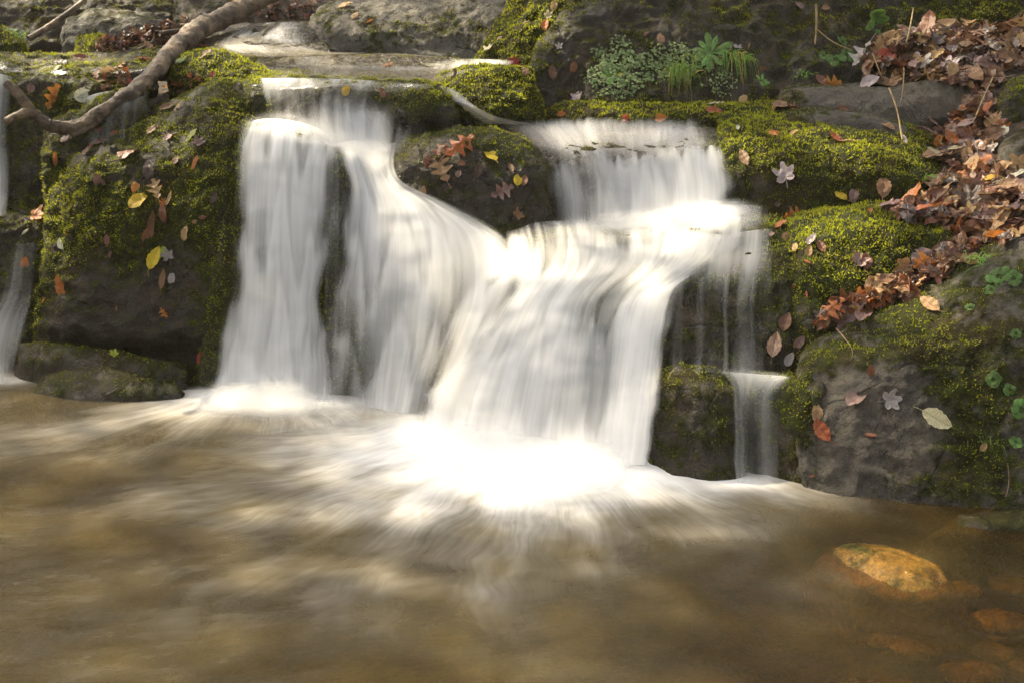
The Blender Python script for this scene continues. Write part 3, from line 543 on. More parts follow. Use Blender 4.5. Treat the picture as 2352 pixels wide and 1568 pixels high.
sheet('waterfall', [[(563,180,.5),(640,180,.95),(740,180,.4),(860,186,.4),(960,190,.2),(1030,205,.1)],[(572,200,.2),(645,200,.7),(735,200,.1),(850,208,.12),(950,207,.03),(1040,225,.0)],[(576,235,.03),(650,235,.2),(735,228,.28),(840,240,.28),(935,250,.03),(1045,250,0)],[(580,275,.03),(655,268,.3),(735,270,.42),(840,268,.82),(915,280,.4),(1010,285,0)],[(590,300,.1),(660,300,.4),(740,310,.6),(840,315,.95),(912,325,.6),(990,330,0)],[(600,325,.3),(665,325,.6),(745,335,.75),(845,350,.95),(905,352,.5),(960,350,0)]],  # first rows whitened to paint the sunlit glint on the lip
      'uppermost fall, a thin torn veil over the mossy lip', None, .02, jag=.07, seed=4, teeth=0.30, layers=2)
sheet('waterfall', [[(545,287,.1),(600,272,.85),(660,274,1),(720,288,1),(790,325,.95)],[(526,310,.3),(590,294,.95),(655,296,.95),(715,312,.9),(795,356,.5)],[(520,345,.35),(580,335,.6),(650,332,.58),(710,345,.5),(792,384,.4)],[(520,385,.35),(578,372,.66),(648,368,.68),(705,380,.55),(790,412,.4)],[(520,430,.35),(575,430,.85),(645,430,.88),(700,430,.8),(790,470,.4)],[(520,530,.35),(570,530,.8),(640,530,.82),(702,530,.7),(784,540,.36)],[(515,630,.42),(565,630,.78),(640,630,.8),(702,630,.72),(780,630,.36)],[(505,700,.6),(560,700,.92),(640,700,.92),(702,700,.85),(750,700,.2)],[(492,800,.65),(555,800,.92),(640,800,.92),(700,800,.8),(772,800,.36)],[(478,920,.65),(550,922,.97),(640,922,.97),(700,922,.85),(770,922,.34)]],
      'tall narrow fall beside the huge mossy boulder', None, .022, jag=.05, seed=5, teeth=0.34, layers=2, side_fade=.17)
sheet('waterfall', [[(760,300,.9),(800,320,.95),(850,338,1),(890,332,.9),(918,325,.35)],[(772,345,.95),(820,360,1),(860,375,1),(885,375,.97),(904,372,.35)],[(790,410,.8),(830,412,1),(870,420,1),(900,420,1),(916,418,.4)],[(785,480,.4),(840,480,.95),(900,472,1),(960,460,.97),(1015,456,.45)],[(772,560,.4),(830,560,.88),(900,548,.95),(1000,512,.95),(1175,540,.6)],[(760,640,.32),(820,640,.8),(900,640,.8),(1010,600,.7),(1230,590,.8)],[(755,720,.45),(815,720,.66),(895,720,.72),(1010,690,.62),(1220,660,.8)],[(752,800,.5),(810,800,.5),(890,800,.7),(1000,780,.58),(1150,755,.6)],[(750,870,.5),(805,870,.3),(885,880,.76),(970,880,.62),(1090,860,.5)],[(748,925,.5),(805,925,.24),(880,940,.78),(955,962,.75),(1050,985,.6)]],
      'middle cascade fanning out from the narrow chute', None, .022, jag=.035, seed=6, teeth=0.38, layers=2, side_fade=.14)
sheet('waterfall', [[(722,352,.1),(765,352,.3),(815,365,.2)],[(722,450,.15),(765,450,.36),(812,460,.2)],[(716,640,.1),(758,640,.30),(800,650,.15)],[(710,800,.12),(752,800,.34),(795,800,.2)],[(704,925,.2),(750,928,.42),(800,935,.25)]],
      'sheer veil over the mossy strip between the tall fall and the middle cascade', None, .03, jag=.03, seed=50, teeth=.3, side_fade=.3)
sheet('stream_water', [[(1003,197,.2),(1020,199,.7),(1036,203,.7),(1052,208,.2)],[(1038,235,.2),(1055,233,.75),(1072,236,.75),(1092,242,.2)],[(1068,262,.3),(1090,262,.8),(1118,266,.7),(1150,272,.3)],[(1095,284,.3),(1130,286,.6),(1180,286,.6),(1240,284,.4)]],
      'side stream slipping past the bright moss cap', M_FILM, .012, seed=7, side_fade=.2)
sheet('stream_water', [[(1085,274,.0),(1250,269,.0),(1340,268,.0),(1460,267,.0),(1580,267,.0),(1664,267,.0)],[(1100,288,.5),(1250,286,.6),(1340,285,.9),(1460,285,.55),(1580,284,.4),(1668,283,.2)],[(1126,301,.8),(1260,300,.85),(1345,301,.8),(1460,301,.75),(1580,298,.7),(1680,292,.4)],[(1185,332,.8),(1280,333,.75),(1365,335,.65),(1462,337,.65),(1580,327,.65),(1692,318,.3)],[(1208,352,.3),(1285,352,.35),(1370,352,.35),(1462,356,.35),(1582,345,.4),(1698,338,.15)],[(1222,385,0),(1285,382,0),(1370,382,0),(1462,386,0),(1582,374,0),(1700,368,0)]],
      'smooth sheet of water gliding over the flat shelf', M_FILM, .014, seed=8, side_fade=.25, jag=.04)
sheet('waterfall', [[(1205,345,.0),(1280,345,.05),(1370,345,.1),(1450,350,.1),(1560,336,.1),(1650,333,.15),(1702,338,0)],[(1222,366,.1),(1280,368,.5),(1370,366,.7),(1450,372,.8),(1560,354,.92),(1650,350,.9),(1702,355,.05)],[(1228,420,.15),(1288,420,.5),(1378,420,.55),(1458,420,.88),(1568,420,.92),(1654,420,.85),(1702,420,.08)],[(1236,520,.2),(1296,526,.4),(1386,526,.52),(1466,522,.85),(1576,512,.9),(1658,498,.9),(1708,496,.15)]],
      'wide low curtain fall dropping from the flat shelf', None, .02, jag=.10, seed=9, teeth=0.30, layers=2)
sheet('waterfall', [[(1150,540,.4),(1240,508,.3),(1340,508,.45),(1460,500,.7),(1580,482,.85),(1690,468,.7),(1800,478,.2)],[(1165,572,.97),(1250,552,.5),(1350,552,.6),(1470,545,.8),(1590,530,.85),(1690,520,.6),(1805,526,.2)],[(1165,620,1),(1255,610,.6),(1350,606,.5),(1470,602,.7),(1580,592,.62),(1670,586,.35),(1770,580,.1)],[(1130,690,.9),(1200,690,1),(1280,690,.97),(1370,690,.62),(1460,680,.9),(1540,662,.75),(1600,650,.25)],[(1060,780,.7),(1160,770,.95),(1270,770,1),(1360,770,.72),(1440,770,.95),(1515,760,.7),(1560,760,.12)],[(985,850,.85),(1110,860,.95),(1250,860,1),(1350,860,.8),(1430,860,.92),(1500,850,.72),(1538,850,.12)],[(950,920,.9),(1090,940,.92),(1240,950,1),(1340,950,.8),(1420,950,.92),(1487,950,.8),(1518,950,.12)],[(925,990,.95),(1080,1030,.95),(1230,1056,1),(1330,1062,.85),(1410,1066,.97),(1472,1066,.85),(1500,1066,.2)]],
      'brightest lower cascade pouring into the pool', None, .034, jag=.035, seed=10, teeth=0.36, layers=2, side_fade=.12)
sheet('waterfall', [[(1560,560,.6),(1640,545,.68),(1720,530,.5),(1800,522,.2)],[(1545,620,.55),(1630,606,.62),(1715,600,.6),(1790,600,.3)],[(1530,660,.22),(1620,660,.08),(1705,655,.16),(1782,650,.2)],[(1520,750,.14),(1610,750,.03),(1695,750,.1),(1778,750,.14)],[(1508,850,.24),(1600,850,.12),(1690,862,.26),(1792,868,.28)]],
      'scattered thin strands dripping down the dark step', None, .018, seed=11, layers=1, jag=.03)
for x0, x1, w_, d_ in ((1670, 1663, 11, .42), (1766, 1757, 24, .38), (1612, 1604, 16, .36), (1704, 1700, 12, .36), (1730, 1722, 13, .34), (1566, 1556, 18, .36)):
    sheet('waterfall', [[(x0-w_,640,.1),(x0,636,d_),(x0+w_,640,.1)],[(x0-w_-5,700,.1),(x0-5,700,d_*.8),(x0+w_-5,700,.1)],[(x1-w_+3,780,.1),(x1+3,780,d_*.7),(x1+w_+3,780,.1)],[(x1-w_,858,.1),(x1,858,d_),(x1+w_,858,.1)]],
          'broad pale ribbon of water at the mossy end of the dark step' if w_ == 24 else 'brightest thin strand on the dark step' if w_ == 11 else 'faint strand of water on the dark step', None, .025, seed=12 + w_, side_fade=.4, step=3)
sheet('waterfall', [[(1630,848,.1),(1715,857,.7),(1800,862,.65),(1822,868,.05)],[(1670,868,.25),(1715,876,.62),(1765,882,.5),(1812,880,.1)],[(1680,905,.4),(1710,910,.38),(1752,912,.26),(1796,906,.06)],[(1682,1000,.46),(1712,1000,.24),(1752,1000,.26),(1790,1000,.14)],[(1684,1105,.5),(1714,1108,.3),(1756,1112,.36),(1792,1112,.16)]],
      'thin grey veil between the squat block and the massive boulder', None, .018, seed=13)
sheet('stream_water', [[(-80,130,.4),(60,124,.55),(180,121,.5),(320,118,.4),(425,112,.3)],[(-80,150,.45),(60,148,.55),(180,150,.45),(300,150,.4),(405,150,.3)],[(-80,172,.4),(40,166,.4),(120,172,.3),(230,168,.3),(350,170,.35)]],
      'stream running along the wet shelf to the gully', M_FILM, .012, seed=14)
sheet('waterfall', [[(-80,168,.7),(-25,166,.75),(15,172,.55),(38,182,0)],[(-80,300,.65),(-28,300,.6),(8,300,.35),(28,300,0)],[(-80,420,.85),(-25,420,.9),(14,415,.7),(30,420,0)],[(-80,498,.9),(-25,498,.92),(8,496,.6),(24,495,0)]],
      'pale fall slipping off the shelf into the gully', None, .02, seed=15, side_fade=.12)
sheet('waterfall', [[(20,560,0),(52,560,.25),(76,560,.25),(92,560,0)],[(0,680,.1),(38,680,.34),(62,680,.34),(78,680,0)],[(-40,748,.35),(5,738,.65),(42,734,.6),(68,736,.1)],[(-50,800,.4),(-5,792,.5),(22,800,.42),(50,800,0)],[(-50,880,.4),(-5,882,.5),(16,880,.4),(40,880,0)]],
      'small curled fall at the foot of the gully', None, .02, seed=16, side_fade=.12)
sheet('waterfall', [[(188,226,.5),(230,212,.6),(290,206,.65),(352,192,.5)],[(188,246,.2),(230,244,.3),(290,240,.3),(340,236,.1)],[(184,335,.08),(225,330,.28),(280,322,.25),(322,312,.03)]],
      'faint trickle behind the bend of the fallen branch', None, .012, seed=17)
sheet('waterfall', [[(492,430,.0),(507,430,.10),(526,430,.12)],[(470,640,.02),(492,640,.10),(520,640,.12)],[(446,905,.05),(470,905,.14),(500,908,.18)]],
      'faint drips down the moss at the edge of the tall fall', None, .015, seed=18, side_fade=.15)


def spray_material():
    s = NT('spray'); d = s.attr('dens'); p = s.pos()
    n = s.noise(p, 7, 4, .6)
    a = s.math('MULTIPLY', s.ramp(s.math('ADD', d, s.math('MULTIPLY', s.math('SUBTRACT', n, .5), .5)), .05, .95), s.ramp(d, 0, .3))
    df = s.node('ShaderNodeBsdfDiffuse', {0: (.88, .88, .87, 1)}).outputs[0]; tr = s.node('ShaderNodeBsdfTranslucent', {0: (.88, .88, .87, 1)}).outputs[0]
    return s.done(s.mixs(a, s.node('ShaderNodeBsdfTransparent').outputs[0], s.mixs(.5, df, tr)))
M_SPRAY = spray_material()
def spray(label, rows, off=.05, seed=1, side=.2):
    return sheet('spray', rows, label, M_SPRAY, off, smooth=10, seed=seed, side_fade=side)
spray('white spray where the tall narrow fall meets the pool', [[(430,862,0),(520,862,0),(620,862,0),(700,865,0),(770,880,0)],[(420,895,.25),(520,893,.55),(620,893,.6),(700,898,.5),(775,912,.2)],[(405,916,.6),(520,918,.95),(620,920,.95),(705,924,.85),(785,938,.3)],[(390,936,.3),(520,945,.45),(620,948,.45),(710,950,.4),(800,956,.1)],[(380,955,0),(520,975,0),(620,980,0),(715,978,0),(810,972,0)]], .05, 41)
spray('white spray where the brightest cascade meets the pool', [[(905,910,0),(1060,945,0),(1240,970,0),(1400,980,0),(1520,985,0)],[(895,955,.2),(1060,995,.5),(1240,1020,.7),(1400,1028,.65),(1520,1032,.25)],[(880,985,.35),(1060,1035,.85),(1240,1062,1),(1400,1068,1),(1530,1068,.4)],[(870,1010,.15),(1060,1070,.55),(1240,1105,.7),(1400,1108,.65),(1540,1095,.25)],[(860,1040,0),(1060,1110,0),(1240,1150,0),(1400,1152,0),(1550,1125,0)]], .06, 42)
spray('spray at the foot of the uppermost fall', [[(520,262,0),(610,245,0),(680,248,0),(760,275,0),(850,300,0),(930,300,0)],[(518,285,.1),(610,268,.35),(680,272,.4),(760,300,.45),(850,335,.65),(925,330,.3)],[(516,300,.15),(610,288,.4),(680,290,.45),(760,322,.6),(855,365,.85),(915,352,.35)],[(512,325,.08),(610,312,.18),(680,314,.18),(770,350,.3),(858,400,.5),(915,385,.2)],[(510,345,0),(610,335,0),(680,335,0),(775,390,0),(860,440,0),(915,420,0)]], .045, 43)
spray('spray at the foot of the wide curtain fall', [[(1180,500,0),(1300,480,0),(1420,470,0),(1540,455,0),(1680,445,0),(1800,455,0)],[(1175,522,.05),(1300,506,.2),(1420,498,.4),(1540,484,.55),(1680,470,.5),(1800,478,.15)],[(1170,540,.1),(1300,525,.25),(1420,518,.5),(1540,504,.65),(1680,492,.6),(1800,498,.2)],[(1165,565,.0),(1300,545,.05),(1420,545,.15),(1540,535,.25),(1680,525,.25),(1800,525,.05)],[(1160,590,0),(1300,570,0),(1420,580,0),(1540,572,0),(1680,560,0),(1800,555,0)]], .04, 44)
spray('white froth on the small ledge above the thin grey veil', [[(1600,838,0),(1700,838,0),(1790,845,0),(1830,858,0)],[(1610,850,.1),(1705,857,.42),(1795,862,.5),(1835,868,.1)],[(1640,868,.05),(1710,872,.25),(1780,876,.2),(1825,878,.05)],[(1670,890,0),(1715,892,0),(1770,892,0),(1810,886,0)]], .025, 45)
spray('bright gush where two flows join above the brightest cascade', [[(1140,520,0),(1180,518,0),(1230,530,0)],[(1140,550,.3),(1182,552,.9),(1240,565,.3)],[(1150,610,.3),(1205,620,1),(1270,640,.25)],[(1160,690,.15),(1230,700,.7),(1300,710,.15)],[(1150,780,0),(1240,790,0),(1320,790,0)]], .06, 46, .3)
# ---- the pool
def pool():
    xs = np.arange(-3.6, 3.8, .008); ys = np.arange(1.5, 4.95, .007)
    X, Yv = np.meshgrid(xs, ys)
    def pt(px, py): q = W(px, py, yz(py, 0.0)); return q[:2]
    def seg_dist(pts):
        d = np.full(X.shape, 9.0)
        for a, b in zip(pts[:-1], pts[1:]):
            ab = b - a; t = np.clip(((X - a[0]) * ab[0] + (Yv - a[1]) * ab[1]) / (ab @ ab), 0, 1)
            d = np.minimum(d, np.hypot(X - a[0] - ab[0] * t, Yv - a[1] - ab[1] * t))
        return d
    foam = np.zeros_like(X); lift = np.zeros_like(X); TH = np.zeros_like(X); RR = np.zeros_like(X); best = np.zeros_like(X) - 1
    fans = [([pt(935,985), pt(1080,1030), pt(1240,1058), pt(1400,1066), pt(1490,1066)], pt(1240, 960), .33, 1.0, 31, (-.1, 1.0)),
            ([pt(480,915), pt(600,920), pt(720,922)], pt(610, 880), .22, .64, 32, (-.75, .8)),
            ([pt(760,925), pt(880,945), pt(950,970)], pt(860, 900), .09, .36, 33, (0, .9)),
            ([pt(1690,1108), pt(1780,1112)], pt(1690, 1070), .07, .36, 34, (.9, .6)),
            ([pt(-60,880), pt(30,878)], pt(0, 850), .08, .45, 35, (0, 1))]
    for pts, o, L, amp, sd_, (lean, wid) in fans:
        d = seg_dist(pts); th = np.arctan2(X - o[0], o[1] - Yv); r = np.hypot(X - o[0], Yv - o[1])
        s1 = p2(th * 5.5 + 1.4 * p2(X * 2.2, Yv * 2.2, sd_ + 40, 2), r * 1.6, sd_, 3); s2 = p2(th * 24 + 2.4 * p2(X * 5, Yv * 5, sd_ + 41, 2), r * 3.2, sd_ + 5, 3); s4 = p2(X * 3.1 + .6 * s1, Yv * 4.0, sd_ + 12, 4); s3 = p2(X * 1.7, Yv * 2.2, sd_ + 9, 4)
        Lt = L * (1 + .75 * np.exp(-((th - lean) / (wid * .55)) ** 2)) * (1 + .4 * s1 + .6 * s3) * (.80 + .5 * np.abs(np.sin(th)) * (th < 0) + .2 * np.abs(np.sin(th)))
        base = np.exp(-np.maximum(d - .03, 0) / np.maximum(Lt, .03))
        f = amp * base * (1 + (.36 * s1 + .24 * s2 + .8 * s4) * (1 - .75 * base)) 
        f = np.clip(f, 0, 1.3) * sstep(1.75, .9, np.abs(th))
        foam = 1 - (1 - np.clip(foam, 0, 1)) * (1 - np.clip(f, 0, 1))
        lift = lift + .03 * amp * np.exp(-d / .16)
        sel = f > best; best = np.where(sel, f, best); TH = np.where(sel, (th + .12 * p2(X * 2.4, Yv * 2.4, sd_ + 44, 3)) * 2.5 + sd_, TH); RR = np.where(sel, r, RR)
    # drifting sheen and thin foam on the open water, painted by the foam mask
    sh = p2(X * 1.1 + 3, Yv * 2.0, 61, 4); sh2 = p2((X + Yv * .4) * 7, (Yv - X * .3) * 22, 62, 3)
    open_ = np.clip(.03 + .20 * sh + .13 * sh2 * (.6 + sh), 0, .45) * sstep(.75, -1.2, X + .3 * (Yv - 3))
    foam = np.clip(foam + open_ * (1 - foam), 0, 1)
    Z = lift + .008 * p2(X * 2.4, Yv * 3.4, 63, 2) + .0035 * sh2
    murk = np.clip(.76 - .46 * sstep(.3, 1.5, X + .5 * (3.0 - Yv)) + .14 * sh, .3, .95)
    s = NT('pool_water'); fo = s.attr('foam'); p = s.pos(); uv = s.uv()
    n = s.noise(s.scale(uv, (26, 2.4, 1)), 1.0, 3, .6)
    n2 = s.noise(s.scale(p, (9, 22, 9)), 1.0, 4, .65)
    ff = s.ramp(s.math('ADD', fo, s.math('MULTIPLY', s.math('MULTIPLY', s.math('SUBTRACT', n, .5), s.ramp(fo, .03, .4)), .22)), .03, 1.0)
    mk = s.attr('murk')
    deep = s.mix(s.ramp(s.noise(p, 2.6, 3, .5), .35, .65), (.040, .027, .007), (.076, .054, .015))
    wv = s.bump(s.math('ADD', n2, s.math('MULTIPLY', n, .6)), .28, .02)
    body = s.node('ShaderNodeBsdfDiffuse', {0: deep}).outputs[0]
    clear = s.node('ShaderNodeBsdfTransparent', {0: (.92, .66, .30, 1)}).outputs[0]
    under = s.mixs(mk, clear, body)
    gl = s.node('ShaderNodeBsdfGlossy', {0: (1, 1, 1, 1), 'Roughness': .27, 'Normal': wv}).outputs[0]
    fr = s.node('ShaderNodeFresnel', {0: 1.33, 'Normal': wv}).outputs[0]
    wat = s.mixs(s.math('MULTIPLY', fr, .42), under, gl)
    fw = s.node('ShaderNodeBsdfDiffuse', {0: s.mix(s.ramp(fo, .1, .75), (.60, .56, .47), (.88, .87, .85)), 'Normal': s.bump(n, .2, .02)}).outputs[0]
    m = s.done(s.mixs(ff, wat, fw))
    P = np.stack([X, Yv, Z], -1)
    o = new_mesh('pool_water', P.reshape(-1, 3), grid_faces(*X.shape), m, attrs={'foam': foam, 'murk': murk}, uv=np.stack([TH, RR], -1).reshape(-1, 2))
    o.data.update();     tag(o, 'brown pool with white foam fanning out from the falls', 'water', kind='structure')
    g = yz  # noqa
pool()
# ---------------------------------------------------------------- unseen tree added to shade the stream, leaves left out for sun patches
SUNLIT = [(1090,185,95,45,1),(520,140,100,40,.9),(620,200,80,40,1),(660,290,120,35,1),(840,380,70,60,1),(1330,310,200,40,1),(1270,100,50,80,.8),(1560,340,120,20,.5),
 (1850,335,240,40,1),(1980,540,190,65,1),(1220,590,80,90,1),(1550,530,240,60,.45),(1780,580,80,80,.35),(2060,660,180,70,.9),(1250,1110,300,50,.3),(600,950,160,40,.3),(1430,720,120,90,.6),
 (110,480,50,140,.9),(380,270,150,60,.4),(480,100,260,40,.35),(900,40,240,40,.6),(250,30,120,30,.8),(100,1230,170,110,.12),(520,1330,120,80,.12),(880,130,300,30,.8),(2250,420,120,120,.5),(2200,130,160,60,.4),(2030,1300,150,70,.6),(2150,840,150,60,.5),(300,380,160,70,.6),(480,400,60,120,.5),(1560,175,150,70,.35),(150,150,160,30,.8),(1240,50,60,60,.6)]
def sun_wanted(px, py):
    f = 0.0
    for x, y, rx, ry, w in SUNLIT: f = max(f, w * math.exp(-(((px - x) / rx) ** 2 + ((py - y) / ry) ** 2) ** 1.5 * .8))
    return f
def tube(path, radii, n=10, seed=0, rough=0.0):
    P = np.array(path, float); r = np.array(radii, float)
    T = np.gradient(P, axis=0); T /= np.linalg.norm(T, axis=1, keepdims=True)
    up = np.array([.13, .31, .94]); A = np.cross(T, up); A /= np.maximum(np.linalg.norm(A, axis=1, keepdims=True), 1e-6); B = np.cross(T, A)
    th = np.linspace(0, 2 * np.pi, n, endpoint=False)
    ring = P[:, None] + (A[:, None] * np.cos(th)[None, :, None] + B[:, None] * np.sin(th)[None, :, None]) * r[:, None, None]
    if rough:
        nr = ring - P[:, None]; nr /= np.maximum(np.linalg.norm(nr, axis=-1, keepdims=True), 1e-9)
        ring = ring + nr * rough * (perlin(ring * np.array([9, 9, 9]) , seed) + .6 * perlin(ring * 26, seed + 1) + .3 * perlin(ring * 70, seed + 2))[..., None]
    k = len(P); i = np.arange(k * n).reshape(k, n); j = np.roll(i, -1, 1)
    F = np.stack([i[:-1], j[:-1], j[1:], i[1:]], -1).reshape(-1, 4)
    V = np.concatenate([ring.reshape(-1, 3), P[:1], P[-1:]])
    a = np.stack([i[0], np.full(n, k * n), np.full(n, k * n), j[0]], -1); b = np.stack([i[-1], j[-1], np.full(n, k * n + 1), np.full(n, k * n + 1)], -1)
    return V, F, a[:, [0, 3, 1]], b[:, [0, 1, 2]]
def spline(pts, per=12):
    P = np.array(pts, float); nn = [per] * (len(P) - 1); return gsmooth(upsample(P, nn, 0), per * .45, 0)
def tube_mesh(name, path, radii, m, parent=None, n=12, seed=0, rough=0.0, origin=None):
    V, F, a, b = tube(path, radii, n, seed, rough)
    T = np.concatenate([F[:, [0, 1, 2]], F[:, [0, 2, 3]], a, b])
    if origin is not None: V = V - origin
    return new_mesh(name, V, T, m, parent)
def bark_material():
    s = NT('bark'); p = s.obj(); n = s.noise(p, 9, 5, .6, .5); n2 = s.noise(p, 45, 5, .65)
    c = s.mix(s.ramp(n, .35, .68), (.040, .027, .016), (.22, .155, .095))
    c = s.mix(s.math('MULTIPLY', s.ramp(n2, .52, .66), .7), c, (.030, .021, .013))
    return s.done(s.bsdf(Base_Color=c, Roughness=.62, Normal=s.bump(s.math('ADD', n, n2), .9, .015)))
M_BARK = bark_material()
def leaf_material(name, col, vein=.6, rough=.5, trans=.35, spec=.4, blotch=(.05, .03, .015)):
    s = NT(name); p = s.obj(); uv = s.uv(); r = s.rnd()
    sx = s.node('ShaderNodeSeparateXYZ', {0: uv}).outputs
    n = s.noise(s.node('ShaderNodeVectorMath', {0: p, 1: s.node('ShaderNodeCombineXYZ', {0: s.math('MULTIPLY', r, 50)}).outputs[0]}, operation='ADD').outputs[0], 45, 4, .6)
    c = s.mix(s.math('MULTIPLY', s.ramp(n, .45, .72), .75), col, blotch)
    c = s.node('ShaderNodeHueSaturation', {'Hue': s.math('ADD', .485, s.math('MULTIPLY', r, .03)), 'Saturation': 1.0, 'Value': s.math('ADD', .72, s.math('MULTIPLY', r, .5)), 'Color': c}).outputs[0]
    ab = s.math('ABSOLUTE', sx[1])
    rib = s.ramp(ab, .0, .07, 1.0, 0.0)
    side = s.math('SINE', s.math('MULTIPLY', s.math('SUBTRACT', sx[0], s.math('MULTIPLY', ab, .28)), 58.0))
    veins = s.math('MAXIMUM', rib, s.math('MULTIPLY', s.ramp(side, .72, 1.0), .55))
    c = s.mix(s.math('MULTIPLY', veins, vein * .5), c, tuple(k * .38 for k in col))
    b = s.bump(s.math('ADD', veins, s.math('MULTIPLY', n, .8)), .55, .004)
    d = s.bsdf(Base_Color=c, Roughness=rough, Normal=b); s.put(d.node.inputs['Specular IOR Level'], spec)
    t = s.node('ShaderNodeBsdfTranslucent', {0: c}).outputs[0]
    return s.done(s.mixs(trans, d, t))
M_CANOPY = leaf_material('canopy_leaf', (.12, .10, .02), trans=.35)
def canopy():
    rng = np.random.default_rng(11)
    root = bpy.data.objects.new('tree', None); COL.objects.link(root); root.location = (-5.5, 12.0, 3.2)
    tag(root, 'unseen tree added over the stream to shade it and let sun patches through', 'tree')
    o0 = np.array(root.location)
    trunk = spline([(-5.5, 12, 3.0), (-5.3, 11.2, 5.5), (-4.8, 10, 8), (-3.8, 8.6, 10)])
    tube_mesh('trunk', trunk, np.linspace(.28, .10, len(trunk)), M_BARK, root, 14, 3, .03, o0)
    limbs = [[(-4.9, 10.3, 7.5), (-3.5, 9.2, 8.0), (-1.5, 8.2, 8.2), (1.5, 7.4, 8.3)], [(-4.6, 9.8, 8.2), (-4.2, 8.2, 8.2), (-3.6, 6.8, 8.1)], [(-4.1, 9.0, 9.4), (-2, 7, 9.2), (0, 6.4, 8.8)], [(-3.5, 9.2, 8.0), (-2.5, 9.8, 8.6), (-.6, 10.6, 9)]]
    for k, l in enumerate(limbs):
        q = spline(l); tube_mesh('limb', q, np.linspace(.09, .02, len(q)), M_BARK, root, 8, k, .01, o0)
    V = []
    n = 30000; S = np.array(sd)
    g = np.stack([rng.uniform(-3.4, 3.8, n), rng.uniform(.5, 8.5, n)], -1)      # where a leaf's shade would fall
    for k in range(n):
        zz = 1.2 if g[k, 1] > 5 else .5
        h = rng.uniform(6.4, 8.6)
        p = np.array([g[k, 0], g[k, 1], zz]) + S * ((h - zz) / S[2])
        q = BVH.ray_cast(Vector(p), Vector(-S))
        w = 0.0
        if q[0] is not None:
            z = np.array(q[0])
            if z[2] < 0: z = z + S * (-z[2] / S[2])
            x, y = proj(z); w = sun_wanted(float(x), float(y))
        if perlin(p[None] * .9, 5)[0] + .55 < rng.random() * .5: continue
        if rng.random() < 1.5 * w: continue  # leaf left out where a sun patch is wanted
        a = rng.normal(0, 1, 3) + np.array([0, 0, 1.2]); a /= np.linalg.norm(a)
        t = np.cross(a, rng.normal(0, 1, 3)); t /= np.linalg.norm(t); b = np.cross(a, t)
        L, B = rng.uniform(.05, .085), rng.uniform(.03, .055)
        V.append([p - t * L, p + b * B - t * .1 * L + a * .01, p + t * L, p - b * B - t * .1 * L + a * .01])
    V = np.array(V).reshape(-1, 3) - o0
    new_mesh('crown', V, np.arange(len(V)).reshape(-1, 4), M_CANOPY, root, smooth=False)
canopy()

def unseen_treeline():  # out of view, added to darken the pool reflections and ambient light
    rng = np.random.default_rng(21); V = []
    for k in range(26):
        c = np.array([rng.uniform(-17, 17), rng.uniform(13.5, 22), 0]); c[2] = 3.6 + .5 * (c[1] - 12) + rng.uniform(0, 3.2)
        n = 420; q = rng.normal(0, 1, (n, 3)) * np.array([1.6, 1.4, 1.7]) + c
        for p in q:
            a = rng.normal(0, 1, 3); a /= np.linalg.norm(a); t = np.cross(a, [.3, .2, .9]); t /= np.linalg.norm(t); b = np.cross(a, t); L = rng.uniform(.12, .24)
            V.append([p - t * L, p + b * L * .6, p + t * L, p - b * L * .6])
    V = np.array(V).reshape(-1, 3)
    o = new_mesh('unseen_treeline', V, np.arange(len(V)).reshape(-1, 4), M_CANOPY, smooth=False)
    tag(o, 'unseen autumn wood on the slope, added to darken the pool reflections', 'wood', kind='stuff')
unseen_treeline()
# ---------------------------------------------------------------- leaves
LEAFMAT = {k: leaf_material(k + '_leaf', c, ve, ro, tr, sp) for k, (c, ve, ro, tr, sp) in dict(
    orange=((.46, .15, .035), .6, .32, .35, .4), rust=((.22, .085, .036), .6, .35, .25, .5), tan=((.40, .25, .12), .7, .42, .3, .3), brown=((.18, .092, .046), .8, .45, .2, .4),
    dark=((.065, .038, .028), .7, .35, .1, .5), yellow=((.68, .46, .03), .5, .45, .4, .4), lime=((.42, .46, .06), .5, .45, .4, .4), cream=((.66, .58, .36), .7, .55, .3, .3),
    grey=((.36, .32, .30), .8, .55, .15, .3), mauve=((.21, .12, .105), .7, .4, .15, .5), red=((.36, .045, .035), .5, .4, .3, .4), lilac=((.46, .38, .38), .6, .5, .2, .4),
    green=((.12, .24, .03), .5, .4, .35, .4), pale=((.56, .55, .42), .5, .5, .25, .4), wet=((.20, .085, .04), .8, .12, .15, 1.0), silver=((.26, .20, .17), .9, .10, .1, 1.2)).items()}
